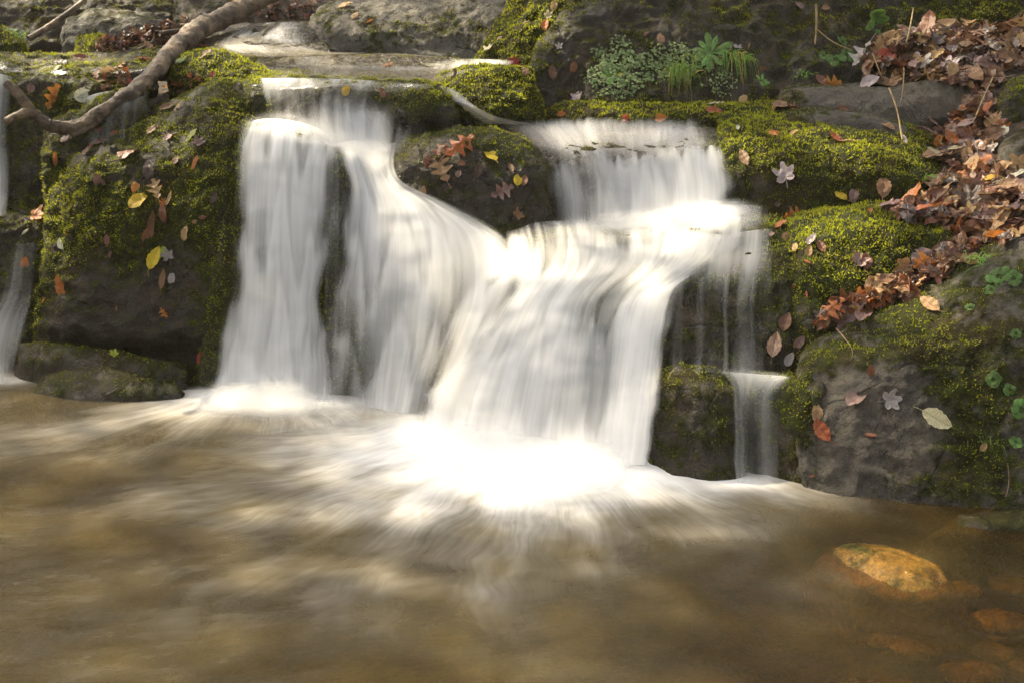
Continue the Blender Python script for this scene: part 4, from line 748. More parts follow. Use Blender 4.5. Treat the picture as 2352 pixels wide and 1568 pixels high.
def leaf_shape(kind, seed, curl):
    rng = np.random.default_rng(seed)
    if kind == 'maple':
        nth, nr = 72, 6
        ang = np.radians([-165, -130, -105, -78, -48, -24, 0, 24, 48, 78, 105, 130, 165]); rad = np.array([.12, .38, .52, .40, .86, .50, 1.0, .50, .86, .40, .52, .38, .12]) * (1 + .06 * rng.normal(size=13))
        th = np.linspace(-2.85, 2.85, nth); r = np.interp(th, ang, rad); r = r * (1 + .10 * np.abs(np.sin(th * 11)) - .05)
        q = np.linspace(0, 1, nr)[:, None]; x = q * r * np.cos(th) ; y = q * r * np.sin(th)
        lob = np.radians([-105, -48, 0, 48, 105]); da = np.min(np.abs(th[:, None] - lob[None]), 1)
        UV = np.stack(np.broadcast_arrays(q * r[None] * .7, q * (da * r)[None] * .9 + .02), -1)
        x = x * .62 + .38 - .38; y = y * .62; L = .62
    else:
        nt, ns = (34, 7) if kind == 'oak' else (16, 7)
        t = np.linspace(0, 1, nt)
        if kind == 'oak':
            env = np.sin(np.pi * np.clip(t, 0, 1) ** 1.15) ** .7 * .33
            w = env * (.66 + .42 * np.sin(2 * np.pi * (3.4 * t - .12))) + .012; w[-1] = .01
        elif kind == 'oval': w = .30 * np.sin(np.pi * t ** .8) ** .75
        elif kind == 'long': w = .14 * np.sin(np.pi * t ** .9) ** .8
        else: w = .25 * np.sin(np.pi * t ** .85) ** .85 * (1 + .07 * np.sin(t * 60))
        w = np.maximum(w, .004)
        s = np.linspace(-1, 1, ns); x = t[:, None] + np.abs(s)[None] * 0; y = s[None] * w[:, None] * (1 + .06 * rng.normal())
        if kind == 'oak': x = x + (np.abs(s)[None] ** 2) * .06
        UV = np.stack(np.broadcast_arrays(t[:, None], s[None] * w[:, None] * 2), -1); L = 1.0
        x = x - .5
    x, y = np.broadcast_arrays(x, y)
    cy, cx = curl * rng.uniform(.5, 1.5) * rng.choice([1, 1, 1, -.6]), curl * rng.normal(0, .7)
    z = cy * 2.4 * y ** 2 + cx * x ** 2 * .9 + curl * .35 * x * y * rng.normal() + .05 * curl * 4 * perlin(np.stack([x * 5, y * 5, 0 * x + seed], -1), seed) + .012 * perlin(np.stack([x * 12, y * 12, 0 * x + seed], -1), seed)
    G = np.stack([x, y, z], -1); V = G.reshape(-1, 3); F = grid_faces(*x.shape); uv = UV.reshape(-1, 2)
    # stalk
    b0 = G[0, G.shape[1] // 2]; k = 5; e = np.linspace(0, 1, k); sl = .28 if kind != 'maple' else .42; bd = rng.normal(0, .25)
    c = b0[None] + np.stack([-e * sl, bd * e ** 2 * sl, .03 * e], -1); hw = .010 if kind != 'maple' else .008
    S = np.stack([c + [0, hw, 0], c + [0, 0, hw * 1.4], c - [0, hw, 0]], 1); n0 = len(V)
    V = np.concatenate([V, S.reshape(-1, 3)]); F = np.concatenate([F, grid_faces(k, 3) + n0]); uv = np.concatenate([uv, np.zeros((k * 3, 2))])
    return V, F, uv
LEAFMESH = {}
def leaf_mesh(kind, col, var, curl):
    key = (kind, col, var)
    if key not in LEAFMESH:
        V, F, uv = leaf_shape(kind, hash_name(kind) + var * 7, curl)
        o = new_mesh('leaf_shape', V, F, LEAFMAT[col], uv=uv); LEAFMESH[key] = o.data; o.data.name = kind + '_leaf'; bpy.data.objects.remove(o)
    return LEAFMESH[key]
def hash_name(s): return sum(ord(c) * (i + 3) for i, c in enumerate(s)) % 997
def hitn(px, py, r=7):
    p, n = hit(px, py)
    if p is None: return None, None
    q = [hit(px + a, py + b)[0] for a, b in ((r, 0), (-r, r * .8), (-r, -r * .8))]
    if all(v is not None and (v - p).length < .12 for v in q):
        m = (q[1] - q[0]).cross(q[2] - q[0])
        if m.length > 1e-9:
            m.normalize(); m = m if m.dot(n) > 0 else -m; n = (m * .75 + n * .25).normalized()
    return p, n
def frame(n, rot, tilt=0, rng=None):
    e1 = Vector((1, 0, 0)) - n * n.x; e1.normalize(); e2 = n.cross(e1)
    a = math.radians(rot); x = e1 * math.cos(a) + e2 * math.sin(a); z = n.copy()
    if tilt and rng is not None:
        z = (n + x * rng.gauss(0, tilt) + n.cross(x) * rng.gauss(0, tilt)).normalized(); x = (x - z * x.dot(z)).normalized()
    y = z.cross(x); return Matrix((x, y, z)).transposed()
RL = random.Random(5)
NAMES = dict(beech='beech_leaf', oak='oak_leaf', maple='maple_leaf', oval='oval_leaf', long='narrow_leaf')
def leaf(px, py, size, kind, col, rot, label, group=None, lift=.006, tilt=.2, curl=.42, var=None):
    p, n = hitn(px, py)
    if p is None: return None
    me = leaf_mesh(kind, col, RL.randrange(4) if var is None else var, curl)
    o = bpy.data.objects.new(NAMES[kind], me); COL.objects.link(o)
    sm = size * (p - ORI).length / FPX
    R = frame(n, rot, tilt, RL)
    o.matrix_world = Matrix.Translation(p + n * (lift + .04 * sm)) @ R.to_4x4() @ Matrix.Diagonal((sm, sm * RL.uniform(.9, 1.12), sm, 1))
    return tag(o, label, 'leaf', group)
K = .9408
B = 'on the huge mossy boulder'
for x, y, size, kind, col, rot, label in [
 (128,239,52,'oak','orange',65,'bright orange oak leaf standing on the dark face under the shelf'),
 (75,217,24,'oval','mauve',80,'dull mauve leaf on the dark wet shelf face'),
 (201,145,34,'beech','rust',10,'rusty leaf curled on the lip of the long shelf'),
 (150,158,34,'beech','dark',170,'blackened leaf clump hanging over the shelf lip'),
 (143,168,18,'oval','cream',60,'tiny cream leaf below the blackened one at the shelf lip'),
 (236,186,38,'oak','rust',110,'reddish oak leaf upright in the clump behind the branch'),
 (250,200,34,'beech','brown',30,'brown leaf at the bottom of the clump behind the branch'),
 (266,178,38,'beech','tan',15,'tan curled leaf in the middle of the clump behind the branch'),
 (293,166,30,'oak','orange',60,'orange leaf at the top of the clump behind the branch'),
 (346,145,40,'oak','orange',75,'orange oak leaf in the water touching the fallen branch'),
 (319,201,15,'oval','red',120,'tiny red leaf just under the fallen branch'),
 (481,118,42,'beech','orange',25,'orange leaf on the crest of the sunlit moss hump'),
 (505,137,38,'beech','brown',5,'wet brown leaf across the sunlit moss hump'),
 (443,150,30,'oval','green',40,'fresh green leaf beside the fallen branch'),
 (520,187,20,'oak','red',95,'small scarlet leaf by the wet crest below the moss hump'),
 (412,219,30,'beech','orange',20,'orange leaf lying on the mossy slope right under the branch'),
 (376,238,13,'oval','pale',60,'tiny pale green leaf on the mossy slope under the branch'),
 (204,234,38,'oval','pale',20,'flat pale grey-green leaf on the mossy step edge'),
 (410,265,34,'beech','brown',35,'brown leaf on the wet shoulder '+B),
 (438,262,30,'long','tan',40,'narrow tan leaf on the wet shoulder '+B),
 (314,377,62,'beech','rust',80,'long rust-red leaf upright high '+B),
 (279,324,20,'oval','orange',40,'small orange leaf at the crest '+B),
 (376,319,32,'beech','brown',25,'faded brown leaf on the shiny shoulder '+B),
 (416,338,44,'oak','mauve',70,'broad drowned oak leaf on the shiny shoulder '+B),
 (467,332,44,'oval','lime',75,'yellow-green leaf upright near the top '+B),
 (482,354,36,'maple','mauve',60,'mauve crumpled leaf below the yellow-green one '+B),
 (242,352,38,'oak','rust',20,'rusty oak leaf hanging at the mossy brow '+B),
 (216,372,34,'beech','rust',70,'rusty leaf beneath the oak leaf at the mossy brow '+B),
 (478,398,34,'long','orange',70,'slender orange leaf high near the fall '+B),
 (431,395,24,'oval','brown',85,'dim brown leaf amid moss left of the slender orange one '.replace(' left of',' beside')+B),
 (365,416,46,'beech','dark',95,'shrivelled dark leaf hanging high '+B),
 (244,443,36,'oval','mauve',100,'oval mauve leaf pressed in deep moss '+B),
 (333,455,32,'beech','orange',75,'small orange-brown leaf above the yellow crescent leaf '+B),
 (382,466,48,'oak','tan',110,'tan oak leaf pointing down '+B),
 (340,493,50,'oval','yellow',55,'bright yellow crescent leaf '+B),
 (136,386,32,'long','orange',80,'slim orange leaf on the dark gully wall'),
 (163,338,26,'oval','mauve',30,'dull mauve leaf under the stub of the fallen branch'),
 (242,314,22,'oval','rust',10,'small rusty leaf in the shade below the branch bend'),
 (86,530,42,'maple','orange',10,'vivid orange maple leaf caught at the gully edge'),
 (63,565,18,'long','pale',40,'pale sliver of leaf on the gully rock'),
 (153,596,25,'oval','pale',100,'whitish oval leaf low in the moss '+B),
 (132,611,26,'long','mauve',75,'dim mauve sliver beside the whitish oval leaf '+B),
 (164,566,18,'long','orange',85,'tiny orange leaf above the whitish oval leaf '+B),
 (400,522,38,'beech','rust',85,'rust-brown leaf under the tan oak leaf '+B),
 (398,496,22,'oak','orange',60,'small orange scrap touching the rust-brown leaf '+B),
 (415,486,34,'long','tan',75,'thin tan blade next to the orange scrap '+B),
 (367,545,56,'long','brown',80,'long brown withered leaf mid-face '+B),
 (361,572,42,'beech','rust',70,'curled glossy brown leaf below the long withered one '+B),
 (455,570,32,'oval','tan',70,'pinkish tan oval leaf nearest the tall fall '+B),
 (497,531,18,'oval','rust',10,'small reddish leaf at the dripping edge '+B),
 (475,541,12,'oval','tan',20,'tiny tan fleck beside the small reddish leaf '+B),
 (262,588,26,'beech','rust',100,'rusty leaf alone in the middle '+B),
 (270,621,16,'oval','brown',80,'tiny brown leaf under the lone rusty one '+B),
 (378,631,52,'beech','yellow',65,'golden yellow leaf standing on end '+B),
 (394,616,36,'oval','lime',70,'yellow-green leaf tucked behind the golden one '+B),
 (413,628,34,'maple','grey',110,'whitish maple leaf beside the golden yellow leaf '+B),
 (396,680,44,'long','tan',75,'orange-tan strip of leaf below the golden one '+B),
 (420,678,28,'oval','grey',85,'grey oval leaf beside the orange-tan strip '+B),
 (155,700,54,'beech','orange',95,'large orange-brown leaf alone on the dark lower face '+B),
 (143,680,20,'oval','lime',80,'small pale green leaf behind the large orange-brown one '+B),
 (404,764,26,'oak','orange',120,'dark orange scrap of leaf low '+B),
 (287,752,14,'long','tan',90,'tiny tan sliver low on the dark face '+B),
 (109,735,16,'long','orange',85,'tiny orange sliver near the edge '+B),
 (283,868,26,'maple','lime',150,'lime-green leaf alone on the brown ledge'),
 (61,644,28,'oval','orange',85,'orange oval leaf in the gully trickle'),
 (492,870,36,'beech','red',80,'dark red leaf at the foot of the dripping moss'),
 (524,484,26,'beech','dark',60,'dark brown leaf half under the edge of the tall fall'),
 (846,16,34,'oval','tan',35,'tan leaf on top of the flat-faced grey boulder'),
 (868,40,24,'oval','tan',40,'tan leaf on the mossy face of the grey boulder'),
 (902,54,18,'long','orange',40,'small orange leaf on the face of the grey boulder'),
 (922,66,14,'oval','brown',70,'tiny brown leaf lowest on the grey boulder'),
 (1191,125,32,'maple','cream',70,'cream maple leaf at the water beside the grey boulder'),
 (845,223,24,'oval','yellow',60,'blurred yellow-orange leaf under water on the main lip'),
 (937,229,26,'beech','rust',100,'rusty leaf stuck in the uppermost fall'),
 (946,161,24,'oak','orange',20,'orange leaf under the water of the humped rock'),
 (1260,155,34,'oak','red',150,'orange-red leaf at the foot of the ridge in the rock wall'),
 (1282,177,26,'oval','rust',110,'brownish leaf just below the orange-red one'),
 (1085,368,62,'oak','rust',35,'rust oak leaf half under the big orange one'),
 (1121,361,74,'oak','orange',40,'big orange oak leaf on the dark boulder between the falls'),
 (1080,420,62,'oak','tan',115,'golden tan oak leaf spread wide on the dark boulder'),
 (1196,382,44,'oval','yellow',120,'blackened yellow leaf on the dark boulder between the falls'),
 (1262,441,30,'oval','yellow',85,'clear yellow oval leaf near the curtain fall'),
 (1225,469,52,'oak','mauve',20,'pinkish brown oak leaf below the yellow oval leaf'),
 (1034,468,24,'oval','tan',80,'small tan leaf at the edge of the middle cascade'),
 (1043,396,30,'oak','rust',60,'torn rusty leaf by the golden tan oak leaf'),
 (1127,400,20,'beech','rust',170,'small red-brown leaf below the big orange oak leaf'),
 (1120,425,18,'oval','mauve',60,'tiny mauve leaf beside the golden tan oak leaf'),
 (1170,414,36,'beech','dark',75,'dark crumpled leaf in the middle of the dark boulder'),
 (1246,412,32,'beech','brown',100,'ribbed brown leaf above the yellow oval leaf'),
 (1279,443,30,'beech','rust',80,'rusty leaf just touching the curtain fall'),
 (1261,526,34,'maple','tan',40,'tan notched leaf at the bottom of the dark boulder'),
 (1353,16,24,'oval','tan',75,'tan leaf highest on the green mossy rock'),
 (1337,41,24,'maple','cream',30,'pale maple scrap on the green mossy rock'),
 (1332,63,28,'oval','orange',80,'orange-tan leaf under the pale scrap on the green mossy rock'),
 (1284,58,22,'long','brown',50,'thin brown leaf on the green mossy rock'),
 (1221,95,14,'oval','tan',10,'tiny tan leaf low on the green mossy rock'),
 (1366,118,20,'maple','grey',100,'small grey leaf on the dark wall beside the ridge'),
 (1401,163,30,'oval','rust',60,'brown-orange leaf on the wall before the leafy cushion'),
 (1346,179,36,'beech','brown',85,'slim folded brown leaf on the wall before the leafy cushion'),
 (1613,96,32,'oval','tan',95,'pale tan leaf high on the wall above the grass tufts'),
 (1578,84,14,'oval','rust',30,'tiny rust leaf high on the wall above the grass tufts'),
 (1410,243,34,'maple','lilac',80,'pink maple leaf with its stalk up on the wet stone'),
 (1371,282,20,'oval','orange',20,'small orange leaf on the wet stone at the shelf edge'),
 (1524,291,22,'maple','red',5,'bright red leaf at the back edge of the shelf water'),
 (1613,291,26,'oval','orange',5,'orange leaf at the back edge of the shelf water'),
 (1742,275,38,'oval','orange',5,'orange oval leaf on the green moss strip'),
 (1749,256,34,'long','cream',8,'cream slim leaf on the moss strip under the grass tufts'),
 (1815,243,26,'oval','tan',50,'tan rounded leaf standing at the end of the moss strip'),
 (1801,121,26,'maple','grey',110,'grey shrivelled leaf on the wall beside the hanging grass'),
 (1862,169,18,'oval','rust',15,'small rust leaf on the wall above the little green plant'),
 (1827,113,16,'long','tan',75,'thin tan scrap on the wall near the shrivelled grey leaf'),
 (1817,388,46,'beech','brown',100,'brown leaf hanging at the wet end of the mossy block'),
 (1886,329,40,'oak','orange',95,'orange leaf bent over the sunlit brow of the mossy block'),
 (1801,315,26,'long','pale',80,'pale dry scrap at the wet end of the sunlit brow'),
 (1898,262,30,'beech','rust',20,'rusty flat leaf poking from under the rolled brown leaf'),
 (1915,263,52,'oval','brown',5,'rolled brown leaf on the moss before the grey ledge'),
 (1940,264,32,'oak','rust',5,'red-brown leaf at the end of the rolled one'),
 (2061,271,32,'beech','rust',10,'red-brown leaf on the low flat grey stone'),
 (2029,268,16,'long','rust',5,'tiny rust scrap on the low flat grey stone'),
 (2023,206,44,'oak','orange',10,'orange star-like oak leaf on the grey stone ledge'),
 (2003,197,34,'beech','rust',120,'folded rust leaf at the back of the grey stone ledge'),
 (2167,312,32,'oval','tan',130,'smooth tan leaf above the mossy block by the hanging dry stem'),
 (1940,327,18,'oval','tan',10,'small tan leaf on the brow of the mossy block'),
 (2038,338,32,'beech','orange',140,'orange leaf on the brow of the mossy block'),
 (2064,350,36,'beech','brown',165,'grey-brown leaf joined to the orange one on the brow'),
 (1918,436,62,'maple','lilac',100,'pale greyish maple leaf with a stalk on the mossy block face'),
 (2157,457,54,'beech','tan',80,'large ribbed brown leaf on the mossy block face'),
 (2085,476,40,'beech','mauve',75,'dark purple-brown leaf on the mossy block face'),
 (2050,477,34,'oval','yellow',130,'ochre folded leaf on the mossy block face'),
 (1898,498,16,'oval','dark',50,'small blackish leaf at the foot of the mossy block'),
 (2205,345,46,'long','grey',95,'grey withered leaf hanging from the dry stem'),
 (2173,210,42,'maple','brown',60,'crumpled pockmarked leaf over the front of the grey ledge'),
 (2125,199,42,'oval','lilac',25,'lilac leaf on the grey ledge by the leaf pile'),
 (1932,270,12,'long','yellow',30,'tiny yellow curl of leaf on the moss'),
 (1953,19,30,'oval','mauve',150,'dark mauve leaf high on the mossy wall'),
 (2015,22,18,'oval','tan',0,'tan leaf high on the mossy wall beside the fern'),
 (1908,551,30,'oval','orange',20,'orange-tan leaf at the splashing edge of the shoulder'),
 (1920,580,30,'oval','tan',60,'tan leaf in the splash under the orange-tan one'),
 (1884,577,28,'beech','mauve',80,'dim drowned leaf in the splashing water'),
 (1943,604,26,'oval','tan',80,'pale tan leaf on the wet edge of the sunlit moss'),
 (1977,616,24,'oval','tan',60,'rounded tan leaf on the wet edge of the sunlit moss'),
 (2003,604,34,'beech','rust',110,'rusty curled leaf on the sunlit moss'),
 (1972,643,24,'long','orange',110,'small orange leaf below the rounded tan one'),
 (1981,588,34,'beech','silver',50,'glinting wet leaf on the sunlit moss'),
 (1934,524,42,'oak','orange',10,'orange oak leaf where the moss meets the white water'),
 (2124,517,14,'oval','orange',80,'tiny orange leaf atop the sunlit moss'),
 (2092,642,52,'maple','mauve',60,'broad red-brown leaf low on the sunlit moss'),
 (2112,640,40,'oval','rust',80,'red-brown oval leaf overlapping the broad one'),
 (2269,746,56,'beech','tan',115,'big ribbed tan leaf hanging below the leaf strip'),
 (2095,729,46,'maple','orange',40,'golden orange leaf on the leaf strip'),
 (1920,787,42,'oval','brown',70,'dull brown leaf upright on the wet black rock'),
 (1891,843,60,'beech','wet',75,'glossy red-brown leaf leaning by the pale ribbon of water'),
 (1929,876,32,'oval','grey',65,'grey leaf in the crevice above the veil'),
 (1953,835,36,'beech','mauve',50,'dark leaf in the crevice above the massive boulder'),
 (1971,720,18,'long','orange',95,'tiny orange leaf on the wet black rock'),
 (1939,699,12,'oval','rust',85,'tiniest rust leaf on the wet black rock'),
 (1736,893,30,'long','orange',120,'orange strip of leaf standing on the squat block'),
 (1587,949,40,'oval','tan',60,'orange-tan leaf at the watery edge of the squat block'),
 (2125,905,30,'beech','rust',95,'small rusty leaf high on the face of the massive boulder'),
 (2091,975,50,'oval','mauve',35,'drowned-looking mauve leaf on the massive boulder'),
 (2166,977,54,'maple','grey',10,'whitish veined maple leaf on the massive boulder'),
 (1993,1008,46,'beech','tan',80,'upper of two joined orange leaves on the massive boulder'),
 (2006,1049,58,'beech','orange',120,'lower and larger of two joined orange leaves on the massive boulder'),
 (2282,1025,72,'beech','cream',-25,'cream-yellow ribbed leaf on the massive boulder'),
 (2125,1065,28,'beech','rust',150,'dull rusty leaf low on the massive boulder'),
 (2401,1091,20,'oval','tan',50,'small tan leaf in the low moss by the grass'),
 (2205,128,0,'oval','tan',0,''),
 (1983,1160,12,'long','orange',20,'tiny orange scrap at the waterline of the massive boulder')]:
    if size: leaf(x * K, y * K, size * K * 1.14, kind, col, rot, label)
# notable leaves of the pile
PILE = []
for x, y, size, kind, col, rot, label in [
 (2165,152,52,'oval','red',20,'dark crimson round leaf in the pile above the grey ledge'),
 (2235,168,46,'oval','red',150,'small maroon leaf under the pale maple leaf in the pile'),
 (2320,155,34,'oak','red',70,'scarlet scrap of leaf in the middle of the pile'),
 (2340,138,56,'oval','tan',100,'yellowish tan spoon-shaped leaf lying on the pile'),
 (2243,176,64,'maple','grey',30,'pale grey maple leaf draped over the ledge edge'),
 (2310,180,56,'maple','lilac',5,'silvery maple leaf flat at the front of the pile'),
 (2243,106,32,'oval','lime',80,'lime-green leaf standing in the pile'),
 (2170,115,90,'beech','tan',40,'large tan folded leaf at the tip of the pile'),
 (2285,115,92,'beech','brown',20,'large brown curled leaf upright in the pile'),
 (2480,125,60,'maple','grey',30,'grey-blue maple leaf at the edge of the pile'),
 (2275,320,70,'oval','mauve',20,'large maroon leaf folded on the bank'),
 (2250,330,54,'oval','mauve',100,'maroon leaf half under the folded one on the bank'),
 (2450,335,40,'oval','pale',70,'pale lime oval leaf against the grey-brown boulder'),
 (2300,395,92,'beech','brown',20,'long brown serrated leaf under the bank drift'),
 (2400,385,66,'maple','grey',60,'blue-grey maple leaf on the bank drift'),
 (2275,385,44,'long','cream',-10,'cream slim leaf at the edge of the bank drift'),
 (2335,378,40,'long','cream',8,'cream slim leaf upon the long serrated leaf'),
 (2480,447,66,'long','pale',8,'pale green long leaf on the drift of orange leaves'),
 (2420,448,28,'oval','yellow',20,'ochre yellow leaf in the drift of orange leaves'),
 (2375,430,86,'oak','orange',15,'wide orange oak leaf at the top of the orange drift'),
 (2235,500,82,'beech','orange',20,'pointed orange leaf at the near tip of the orange drift'),
 (2300,515,72,'beech','orange',25,'orange leaf behind the pointed one in the orange drift'),
 (2420,495,76,'beech','tan',-35,'tan ribbed leaf lying across the orange drift'),
 (2180,512,66,'oval','mauve',15,'dark wet leaf at the near tip of the orange drift'),
 (2370,562,60,'oval','rust',20,'dark red wet leaf at the top of the leaf strip'),
 (2450,560,84,'long','tan',35,'long tan curved leaf beside the leaf strip'),
 (2020,765,74,'oak','orange',35,'bright orange curled leaf at the lowest end of the leaf strip'),
 (2060,790,80,'maple','mauve',20,'purplish flat leaf spread below the leaf strip'),
 (2110,790,64,'oval','mauve',60,'purplish leaf beside the flat one below the leaf strip')]:
    leaf(x * K, y * K, size * K, kind, col, rot, label, lift=.03, tilt=.3, curl=.4)
def in_poly(x, y, poly):
    c = False
    for (x1, y1), (x2, y2) in zip(poly, poly[1:] + poly[:1]):
        if (y1 > y) != (y2 > y) and x < (x2 - x1) * (y - y1) / (y2 - y1) + x1: c = not c
    return c
HEAPS = [([(1985,150),(2010,112),(2060,92),(2130,72),(2365,62),(2365,165),(2290,172),(2240,205),(2150,186),(2010,178)], 96, 'heaped above the grey ledge', 'leaves heaped above the grey ledge', (.020, .075), 60, ['brown']*6+['tan']*4+['mauve']*2+['rust']*2+['dark','grey']),
         ([(2230,205),(2300,180),(2285,285),(2365,290),(2290,300),(2275,385),(2365,400),(2365,560),(2230,560),(2150,520),(2035,495),(2060,475),(2150,440),(2170,395),(2140,350),(2150,300),(2210,255)], 88, 'drifted down the bank between the two sunken boulders', 'leaves drifted down the bank', (.008, .04), 64, ['brown']*6+['orange']*4+['rust']*3+['tan']*4+['mauve']*2+['dark','wet']),
         ([(2240,560),(2235,600),(2150,640),(2080,690),(1990,720),(1885,742),(1880,725),(1960,690),(2030,650),(2090,620),(2140,575),(2200,555)], 62, 'in the wet leaf strip across the massive boulder', 'wet leaves in the strip across the massive boulder', (.008, .035), 52, ['wet']*4+['rust']*3+['orange']*4+['silver']*3+['brown']*2+['tan'])]
WORD = dict(brown='brown', tan='tan', mauve='purplish brown', rust='rusty red-brown', dark='blackened', grey='greyish', orange='orange', wet='glossy red-brown', silver='glinting wet')
SHAPE = dict(beech='pointed', oak='lobed', maple='maple', oval='rounded', long='narrow')
for poly, n, where, grp, lift, size, cols in HEAPS:
    xs = [p[0] for p in poly]; ys = [p[1] for p in poly]; k = 0
    while k < n:
        x, y = RL.uniform(min(xs), max(xs)), RL.uniform(min(ys), max(ys))
        if not in_poly(x, y, poly): continue
        kind = RL.choice(['beech'] * 5 + ['oak'] * 3 + ['maple'] * 2 + ['oval'] * 2 + ['long']); col = RL.choice(cols); k += 1
        leaf(x, y, size * RL.uniform(.55, 1.15) * K, kind, col, RL.uniform(0, 360), f'{WORD[col]} {SHAPE[kind]} leaf {where}', f'{SHAPE[kind]} {WORD[col]} {grp}', RL.uniform(*lift), .55, .55)
def litter(label, polys, n, size, cols, lift, seed):
    rng = random.Random(seed); parts = {c: [[], [], [], 0] for c in cols}
    while n:
        poly = rng.choice(polys); xs = [p[0] for p in poly]; ys = [p[1] for p in poly]
        x, y = rng.uniform(min(xs), max(xs)), rng.uniform(min(ys), max(ys))
        if not in_poly(x, y, poly): continue
        n -= 1
        p, nn = hitn(x, y)
        if p is None: continue
        kind = rng.choice(['beech', 'beech', 'oak', 'maple', 'oval']); c = rng.choice(cols)
        V, F, uv = leaf_shape(kind, rng.randrange(60), .6)
        R = np.array(frame(nn, rng.uniform(0, 360), .6, rng)); sm = size * rng.uniform(.5, 1.1)
        q = parts[c]; q[0].append(V * sm @ R.T + np.array(p + nn * rng.uniform(*lift))); q[1].append(F + q[3]); q[2].append(uv); q[3] += len(V)
    V = np.concatenate([v for c in cols for v in parts[c][0]]); uv = np.concatenate([v for c in cols for v in parts[c][2]])
    F = []; mi = []; off = 0
    for i, c in enumerate(cols):
        if parts[c][3]:
            f = np.concatenate(parts[c][1]) + off; F.append(f); mi.append(np.full(len(f), i)); off += parts[c][3]
    o = new_mesh('leaf_litter', V, np.concatenate(F), None, uv=uv)
    for c in cols: o.data.materials.append(LEAFMAT[c])
    o.data.polygons.foreach_set('material_index', np.concatenate(mi).astype(np.int32)); o.data.update()
    tag(o, label, 'leaf litter', kind='stuff')
litter('matted brown leaves under the heap and drift on the bank', [HEAPS[0][0], HEAPS[1][0], HEAPS[2][0]], 900, .10, ['brown', 'tan', 'rust', 'dark', 'mauve'], (.002, .03), 3)
litter('carpet of dry brown leaves around the boulders at the stream head', [[(275,112),(300,75),(390,62),(420,90),(380,110)],[(380,60),(520,20),(620,0),(720,0),(712,45),(560,52),(430,75)],[(230,100),(290,98),(300,118),(230,118)]], 420, .085, ['brown', 'rust', 'tan', 'dark'], (.002, .03), 4)
litter('leaf scraps strewn over the moss beside the upper shelf', [[(225,165),(300,150),(300,200),(225,205)],[(395,185),(450,170),(480,190),(400,215)]], 40, .045, ['rust', 'brown', 'orange'], (.002, .015), 5)

# ---------------------------------------------------------------- the fallen branch and twigs
def along(pts, rpx, rest=True):
    """pixel path (px, py, distance) with radii in pixels -> points clear of the rock behind, radii in metres"""
    P = spline(pts, 10); r = np.interp(np.linspace(0, 1, len(P)), np.linspace(0, 1, len(rpx)), rpx); Yv = P[:, 2].copy()
    R = r * Yv / FPX
    if rest:
        for i in range(len(P)):
            h, _ = hit(P[i, 0], P[i, 1])
            if h is not None: Yv[i] = min(Yv[i], h.y - R[i] * .9)
        raw = Yv.copy()
        for _ in range(4): Yv = np.minimum(gsmooth(Yv, 4, 0), raw)
        Yv = gsmooth(Yv, 3, 0)
    return W(P[:, 0], P[:, 1], Yv), r * Yv / FPX
def branch():
    pts = [(668,-40,7.0),(600,-2,6.85),(540,28,6.65),(480,56,6.45),(440,80,6.3),(402,110,6.1),(372,146,5.9),(345,186,5.75),(292,218,5.5),(232,258,5.25),(196,284,5.1),(158,295,5.02),(112,292,4.98),(82,272,4.96)]
    P, R = along(pts, [20, 20, 21, 22, 22, 20, 19, 17.5, 16, 14.5, 13.5, 13, 14, 14])
    P = np.stack([np.interp(np.linspace(0, 1, 260), np.linspace(0, 1, len(P)), P[:, k]) for k in range(3)], -1); R = np.interp(np.linspace(0, 1, 260), np.linspace(0, 1, len(R)), R)
    o0 = P[140]
    root = bpy.data.objects.new('fallen_branch', None); COL.objects.link(root); root.location = o0
    tag(root, 'long bare forked branch fallen across the upper stream', 'branch')
    Rn = R * (1 + .06 * perlin(np.stack([np.linspace(0, 15, 260), np.zeros(260), np.zeros(260)], -1), 4))
    tube_mesh('stem', P, Rn, M_BARK, root, 36, 5, .013, o0)
    e = P[-1]; Y0 = e[1]
    for k, (pt, rr) in enumerate((([(82,272,Y0),(66,246,Y0-.02),(48,222,Y0-.05),(30,204,Y0-.06),(14,190,Y0-.06)], [14, 12, 11, 10, 7]), ([(84,268,Y0+.02),(62,256,Y0-.04),(40,264,Y0-.10),(14,280,Y0-.16)], [13, 11, 10, 9]))):
        q, r = along(pt, rr, False); tube_mesh('side_branch', q, r, M_BARK, root, 20, 8 + k, .008, o0)
    q, r = along([(236,268,5.2),(206,292,5.1),(182,304,5.05),(166,310,5.02)], [10, 9, 8, 6]); tube_mesh('broken_stub', q, r, M_BARK, root, 12, 11, .006, o0)
    q, r = along([(448,92,6.28),(436,78,6.2),(426,72,6.15)], [9, 8, 6], False); tube_mesh('knot', q, r, M_BARK, root, 12, 12, .006, o0)
branch()
def twig(name, pts, rpx, label, rest=True, m=None, group=None):
    P, R = along(pts, rpx, rest); c = P[0].copy(); o = tube_mesh(name, P, R, m or M_BARK, None, 7, 3, .001, c); o.location = c
    return tag(o, label, 'twig', group)
twig('branch', [(66,90,6.6),(108,66,6.7),(150,36,6.8),(196,2,6.9),(210,-20,7)], [7, 7, 6, 4], 'thin pale branch leaning on the dark slab by the lichen boulder')
twig('branch', [(366,78,6.4),(420,70,6.5),(500,62,6.6)], [6, 6, 4], 'short brown branch among leaves behind the fallen branch')
twig('twig', [(248,128,6.0),(300,117,6.0),(338,110,6.05),(352,92,6.1)], [3.5, 3.5, 4, 2], 'whitish lichen-covered twig lying on the upper shelf')
twig('twig', [(1112*K-6,178,5.3),(1112*K,166,5.32),(1108*K,158,5.32)], [4, 5, 4], 'dark broken twig stump stuck in the bright moss cap', False)
twig('twig', [(1800*K,500,5.0),(1802*K,480,5.0)], [.1, .1], 'x', False) if False else None
M_STRAW = leaf_material('straw', (.36, .25, .11), .1, .6, .2)
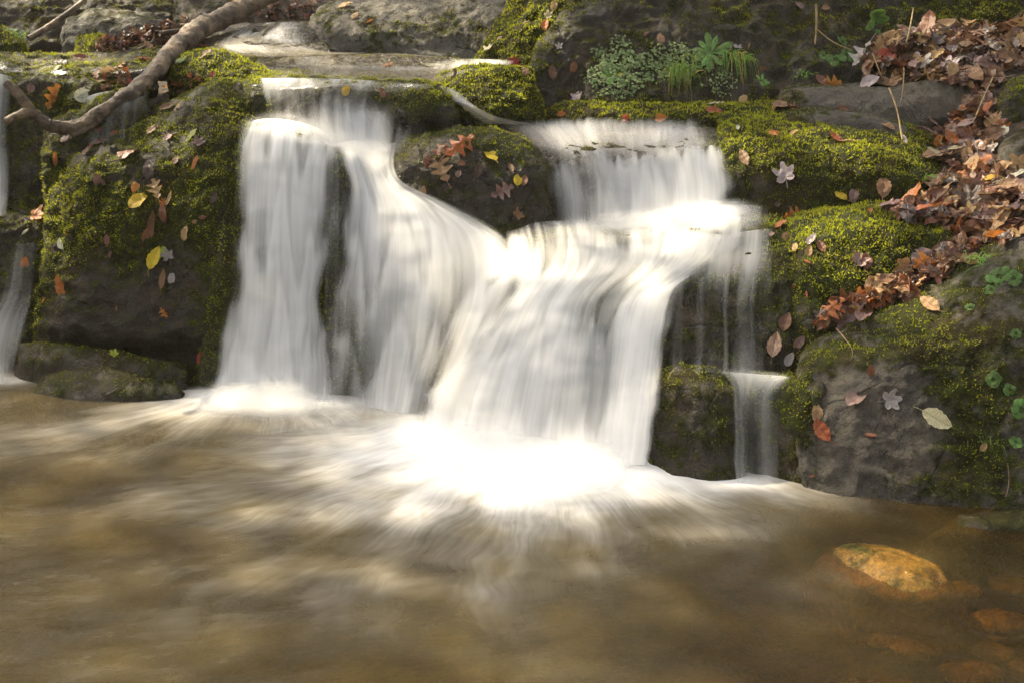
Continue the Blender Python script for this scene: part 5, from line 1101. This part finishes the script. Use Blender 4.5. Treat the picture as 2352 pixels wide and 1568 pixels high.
for pts, r, lab in [([(2170*K,215*K,5.2),(2185*K,250*K,5.1),(2195*K,290*K,5.0),(2203*K,345*K,4.9)], [2.2, 2, 2, 2], 'dry bent stem hanging over the grey ledge'),
                    ([(2207*K,165*K,5.3),(2206*K,215*K,5.15),(2196*K,262*K,5.05)], [1.2, 1.2, 1], 'thin upright straw in front of the grey ledge'),
                    ([(2130*K,130*K,5.4),(2145*K,170*K,5.3),(2155*K,195*K,5.3)], [1.2, 1.2, 1], 'thin straw at the tip of the leaf pile'),
                    ([(2230*K,20*K,5.7),(2222*K,70*K,5.5),(2212*K,105*K,5.4)], [1.5, 1.5, 1.5], 'dead stalk rising from the leaf pile'),
                    ([(1992*K,10*K,5.8),(1995*K,50*K,5.8),(1990*K,110*K,5.75)], [2, 3, 2], 'withered brown stalk on the mossy wall'),
                    ([(1995*K,72*K,5.75),(2030*K,105*K,5.7),(2080*K,123*K,5.65)], [1.2, 1.2, 1], 'thin green tendril trailing along the wall'),
                    ([(2425*K,188*K,4.9),(2400*K,240*K,4.8),(2382*K,285*K,4.75)], [1.8, 1.8, 1.5], 'green curved stem rising from the bank'),
                    ([(1630*K,925*K,3.8),(1640*K,905*K,3.75),(1652*K,896*K,3.75)], [1.2, 1.2, 1], 'pale pine needle on top of the squat block'),
                    ([(2460*K,1130*K,3.4),(2466*K,1180*K,3.38),(2455*K,1212*K,3.37)], [1.5, 1.5, 1], 'straw blade hanging to the water at the massive boulder'),
                    ([(2040*K,800*K,3.8),(2090*K,855*K,3.6),(2075*K,880*K,3.6)], [.8, .8, .8], 'hair-thin rootlet over the massive boulder'),
                    ([(1000*K,1,1),(1000*K,2,1)], [.1, .1], '')]:
    if lab: twig('stem', pts, r, lab, m=M_STRAW)

# ---------------------------------------------------------------- plants
M_BLADE = leaf_material('grass_blade', (.27, .46, .08), .1, .5, .45); M_ROS = leaf_material('rosette_leaf', (.20, .38, .09), .5, .45, .4)
M_SMALL = leaf_material('small_leaf', (.10, .20, .04), .4, .5, .35); M_CUSH = leaf_material('cushion_leaf', (.27, .34, .14), .1, .6, .35); M_DRYB = leaf_material('dry_blade', (.62, .46, .14), .1, .6, .4)  # small_leaf: rosette green darkened, shade of the boulder flank put in the colour
def base_at(px, py):
    p, n = hitn(px, py, 10); return p, n
def strip(P, w, side):
    k = len(P); a = np.linspace(1, .08, k)[:, None] * w
    return np.stack([P - side * a, P + side * a], 1).reshape(-1, 3), grid_faces(k, 2)
def grass(px, py, n, L, label, dry=0, spread=.03, droop=1.0, seed=0, w=.0022):
    p, nn = base_at(px, py); rng = np.random.default_rng(seed); p = np.array(p); nn = np.array(nn)
    root = bpy.data.objects.new('grass_tuft', None); COL.objects.link(root); root.location = p; tag(root, label, 'grass tuft')
    for nm, cnt, m in (('blades', n - dry, M_BLADE), ('dry_blades', dry, M_DRYB)):
        V = []; F = []; U = []; k0 = 0
        for i in range(cnt):
            b = rng.normal(0, spread, 3) * np.array([1, .4, .4]); d = nn * .7 + np.array([rng.normal(0, .75), -.25, .75]) + rng.normal(0, .15, 3); d /= np.linalg.norm(d)
            l = L * rng.uniform(.55, 1.1) * (1.15 if nm == 'dry_blades' else 1); t = np.linspace(0, 1, 9)[:, None]
            path = b + d * l * (t - .25 * t ** 2) + np.array([0, -.10 * l, -droop * l * (1.25 if nm == 'dry_blades' else .95)]) * t ** 2
            s = np.cross(d, [0, -1, .2]); s /= np.linalg.norm(s) + 1e-9
            v, f = strip(path, w * rng.uniform(.7, 1.2), s); V.append(v); F.append(f + k0); k0 += len(v); U.append(np.full((len(v), 2), .3))
        if V: new_mesh(nm, np.concatenate(V), np.concatenate(F), m, root, uv=np.concatenate(U)).data.update()
def blade_leaf(L, wd_, droop, rng, kind='obov'):
    nt, ns = 10, 5; t = np.linspace(0, 1, nt)
    w = {'obov': wd_ * np.sin(np.pi * t ** 1.7) ** .8 + .06 * wd_, 'round': wd_ * np.sin(np.pi * np.clip(t * 1.35 - .35, 0, 1)) ** .6 + .04 * wd_}[kind]; w[-1] = wd_ * .1
    s = np.linspace(-1, 1, ns)
    x = (t * L)[:, None] + 0 * s; y = s[None] * w[:, None] * L; z = (-droop * L * t ** 2)[:, None] - .9 * y ** 2 / max(L * wd_, 1e-4) * .3 + .02 * L * rng.normal(size=(nt, 1))
    return np.stack([x, y, z], -1).reshape(-1, 3), grid_faces(nt, ns), np.stack(np.broadcast_arrays(t[:, None], s[None] * .4 + 0 * t[:, None]), -1).reshape(-1, 2)
def rosette(px, py, n, L, label, name='rosette_plant', wd_=.19, seed=0, kind='obov', old=0, up=.35, m=None):
    p, nn = base_at(px, py); rng = np.random.default_rng(seed)
    root = bpy.data.objects.new(name, None); COL.objects.link(root); tag(root, label, 'plant')
    ax = (nn * .8 + Vector((0, -.5, .25))).normalized(); root.matrix_world = Matrix.Translation(p + nn * .004) @ frame(ax, 0).to_4x4()
    for i in range(n):
        V, F, U = blade_leaf(L * rng.uniform(.75, 1.1), wd_ * rng.uniform(.85, 1.15), rng.uniform(.1, .4), rng, kind)
        a = 2 * math.pi * (i + rng.uniform(-.25, .25)) / n; e = up * rng.uniform(.3, 1.3)
        c, s_ = math.cos(e), math.sin(e); V = np.stack([V[:, 0] * c - V[:, 2] * s_, V[:, 1], V[:, 0] * s_ + V[:, 2] * c], -1)
        c, s_ = math.cos(a), math.sin(a); V = np.stack([V[:, 0] * c - V[:, 1] * s_, V[:, 0] * s_ + V[:, 1] * c, V[:, 2]], -1)
        new_mesh('leaf', V, F, LEAFMAT['yellow'] if i < old else (m or (M_SMALL if kind == 'round' else M_ROS)), root, uv=U)
def cushion(px, py, rx, ry, n, size, label, seed=0, name='leafy_cushion'):
    rng = np.random.default_rng(seed); V = []; F = []; U = []; k0 = 0; pc, _ = base_at(px, py); pc = np.array(pc)
    for i in range(n):
        a = rng.uniform(0, 2 * math.pi); r = math.sqrt(rng.random()) * (1 + .25 * math.sin(3 * a + seed) + .15 * math.sin(7 * a))
        q, nn = hit(px + rx * r * math.cos(a), py + ry * r * math.sin(a))
        if q is None or abs(q.y - pc[1]) > .3: continue
        v, f, u = blade_leaf(size * rng.uniform(.6, 1.2), .45, .3, rng, 'round'); R = np.array(frame((nn + Vector(rng.normal(0, .45, 3)) + Vector((0, -.2, .5))).normalized(), rng.uniform(0, 360)))
        V.append(v @ R.T + np.array(q + nn * (rng.uniform(.004, .035) * max(0, 1 - r * .7))) - pc); F.append(f + k0); U.append(u); k0 += len(v)
    o = new_mesh(name, np.concatenate(V), np.concatenate(F), M_CUSH, uv=np.concatenate(U)); o.location = pc
    tag(o, label, 'plant')
def fern(px, py, L, label, seed=0):
    p, nn = base_at(px, py); rng = np.random.default_rng(seed); p = np.array(p)
    root = bpy.data.objects.new('fern', None); COL.objects.link(root); root.location = p; tag(root, label, 'fern')
    for fi, (dx, up, l) in enumerate(((-.1, 1, 1), (.25, .55, .75), (-.55, .1, .7))):
        d = np.array([dx, -.35, up]); d /= np.linalg.norm(d); t = np.linspace(0, 1, 26)[:, None]; ax = d * L * l * t + np.array([0, -.2, -.35]) * L * l * t ** 2; V = []; F = []; U = []; k0 = 0
        sd_ = np.cross(d, [0, -1, .1]); sd_ /= np.linalg.norm(sd_)
        v, f = strip(ax, .0012, sd_); V.append(v); F.append(f); U.append(np.zeros((len(v), 2))); k0 += len(v)
        for i in range(4, 25):
            ll = L * l * .30 * math.sin(math.pi * (i / 25) ** .8) + .002
            for sg in (-1, 1):
                b = ax[i]; e = b + sd_ * sg * ll + d * ll * .35; tt = np.linspace(0, 1, 4)[:, None]
                q = b + (e - b) * tt; v, f = strip(q, ll * .20, d); V.append(v); F.append(f + k0); U.append(np.full((len(v), 2), .3)); k0 += len(v)
        new_mesh('frond', np.concatenate(V), np.concatenate(F), M_ROS, root, uv=np.concatenate(U))
cushion(1520*K, 168*K, 84, 58, 900, .017, 'grey-green scalloped leafy cushion on the dark wall by itself', 1)
cushion(1660*K, 150*K, 66, 44, 620, .015, 'grey-green leafy cushion behind the two grass tufts', 2)
cushion(1520*K, 232*K, 30, 10, 60, .016, 'small bright leafy patch under the lone leafy cushion', 3)
cushion(1760*K, 205*K, 46, 28, 120, .013, 'sparse low leaves between the two hanging grass tufts', 4)
rosette(1503*K, 187*K, 9, .085, 'rosette of spoon-shaped leaves in front of the lone cushion', seed=2, old=2)
rosette(1735*K, 132*K, 11, .105, 'rosette of long toothed leaves above the grass tufts', seed=3, wd_=.15, up=.5)
grass(1655*K, 178*K, 110, .19, 'drooping green grass tuft beneath the leafy cushion', dry=14, seed=4, droop=.95, w=.0025, spread=.04)
grass(1790*K, 142*K, 110, .19, 'hanging grass tuft with long yellow dry blades', dry=22, seed=5, droop=1.1, w=.0025, spread=.035)
grass(1690*K, 150*K, 46, .13, 'thin grass tuft between the cushion and the long-leaved rosette', dry=4, seed=6, droop=1.1, spread=.05)
rosette(1860*K, 202*K, 9, .045, 'small sprawling green plant at the end of the moss strip', seed=7, name='small_plant')
grass(1958*K, 182*K, 36, .07, 'short dense green grass tuft on the ledge edge', seed=8, droop=.9, w=.0016)
rosette(2040*K, 148*K, 10, .05, 'heart-leaved plant beside the leaf pile', seed=9, name='small_plant', kind='round', wd_=.4)
rosette(2065*K, 138*K, 8, .045, 'round-leaved plant touching the leaf pile', seed=19, name='small_plant', kind='round', wd_=.4)
rosette(2012*K, 140*K, 10, .035, 'tiny bright green plant at the foot of the mossy wall', seed=20, name='small_plant', kind='round', wd_=.35)
rosette(2056*K, 104*K, 8, .03, 'tiny green seedling on the mossy wall above the round-leaved plants', seed=22, name='small_plant', kind='round', wd_=.3)
fern(2140*K, 62*K, .13, 'small pale green fern on the mossy wall', 10)
rosette(2155*K, 86*K, 3, .05, 'single-stemmed leafy sprout under the fern', seed=11, name='small_plant', kind='round', wd_=.3)
grass(2258*K, 438*K, 12, .10, 'sparse bright grass sprout at the corner of the mossy block', seed=12, droop=.6, w=.002, spread=.012)
rosette(2278*K, 445*K, 6, .04, 'tiny clover-like sprout behind the sparse grass', seed=13, name='small_plant', kind='round', wd_=.4)
grass(2400*K, 640*K, 16, .20, 'tall thin looping grass under the leaf strip', seed=14, droop=.75, spread=.03)
rosette(2440*K, 678*K, 8, 0.043, 'round-leaved plant beside the looping grass', seed=15, name='small_plant', kind='round', wd_=.36)
rosette(2475*K, 682*K, 8, 0.032, 'round-leaved plant at the edge of the mossy bank', seed=16, name='small_plant', kind='round', wd_=.38)
rosette(2420*K, 710*K, 7, 0.025, 'tiny round-leaved plant below the looping grass', seed=26, name='small_plant', kind='round', wd_=.38)
rosette(2370*K, 752*K, 6, 0.018, 'tiny green sprout hanging below the leaf strip', seed=27, name='small_plant', kind='round', wd_=.38)
rosette(2424*K, 926*K, 8, 0.030, 'small clover-like plant on the mossy flank of the massive boulder', seed=17, name='small_plant', kind='round', wd_=.4)
rosette(2462*K, 950*K, 6, 0.025, 'lower clover-like plant on the mossy flank', seed=18, name='small_plant', kind='round', wd_=.4)
rosette(2492*K, 1000*K, 10, 0.036, 'leafy plant climbing the very edge of the massive boulder', seed=28, name='small_plant', kind='round', wd_=.4)
rosette(2480*K, 1080*K, 7, 0.025, 'lowest round-leaved plant above the pool', seed=29, name='small_plant', kind='round', wd_=.4)
rosette(2480*K, 815*K, 7, 0.022, 'tiny plant alone on the dark mossy flank', seed=30, name='small_plant', kind='round', wd_=.4)
grass(2405*K, 1075*K, 14, .11, 'wispy grass in the low moss of the massive boulder', seed=21, droop=.7, w=.0016)
grass(38*K, 92*K, 34, .09, 'grass tuft against the mossy rounded rock by the slab', seed=23, droop=.8)
rosette(30*K, 82*K, 7, .05, 'green sprout on the mossy rounded rock by the slab', seed=24, name='small_plant', kind='round', wd_=.35)
rosette(590*K, 12*K, 9, .09, 'yellow-green seedling behind the fallen branch', seed=25, name='small_plant', kind='round', wd_=.4, m=LEAFMAT['lime'])

# stones of the pool bed that show through the water
def bed_stones():
    rng = random.Random(8)
    for k, (px, py, r) in enumerate([(1990,1525,62),(2110,1440,60),(2240,1480,66),(2300,1380,62),(1890,1560,55),(2210,1300,48),(2330,1300,46),(2150,1555,60),(2040,1420,45),(2310,1545,66),(1790,1545,50),(2290,1440,44),(2350,1210,50),(2080,1190,46),(1700,1560,44)]):
        q = W(px, py, yz(py, -.10)); rad = r * q[1] / FPX
        th = np.linspace(0, np.pi, 14)[:, None]; ph = np.linspace(0, 2 * np.pi, 29)[None]
        d = np.stack([np.sin(th) * np.cos(ph), np.sin(th) * np.sin(ph), np.cos(th) + 0 * ph], -1)
        G = d * np.array([1.25, .9, .40]) * rad * (1 + .35 * fbm(d * 1.4 + k * 5, 70 + k, 3))[..., None]
        V = G.reshape(-1, 3); o = new_mesh('stone', V, grid_faces(14, 29), M_BED, attrs={'moss': np.zeros(len(V)), 'wet': np.ones(len(V))})
        o.location = (q[0], q[1], -.19 + .03 * rng.random())
        tag(o, 'golden brown stone blurred beneath the pool surface', 'stone', 'stones lying on the pool bed')
bed_stones()

# ---------------------------------------------------------------- thin warm mist through the scene, added for a golden glow
def haze():
    x0, x1, y0, y1, z0, z1 = -9.5, 9.5, -1.0, 23.0, -1.6, 14.5
    V = [(x, y, z) for z in (z0, z1) for x, y in ((x0, y0), (x1, y0), (x1, y1), (x0, y1))]
    F = [(3, 2, 1, 0), (4, 5, 6, 7), (0, 1, 5, 4), (1, 2, 6, 5), (2, 3, 7, 6), (3, 0, 4, 7)]
    m = bpy.data.materials.new('haze'); m.use_nodes = True; n = m.node_tree.nodes; n.clear()
    out = n.new('ShaderNodeOutputMaterial'); v = n.new('ShaderNodeVolumePrincipled')
    v.inputs['Color'].default_value = (1, .90, .70, 1); v.inputs['Density'].default_value = .0015; v.inputs['Anisotropy'].default_value = .3
    m.node_tree.links.new(v.outputs[0], out.inputs['Volume'])
    o = new_mesh('haze', np.array(V), np.array(F), m, smooth=False); tag(o, 'thin mist added through the scene for a warm glow', 'mist', kind='stuff')
haze()
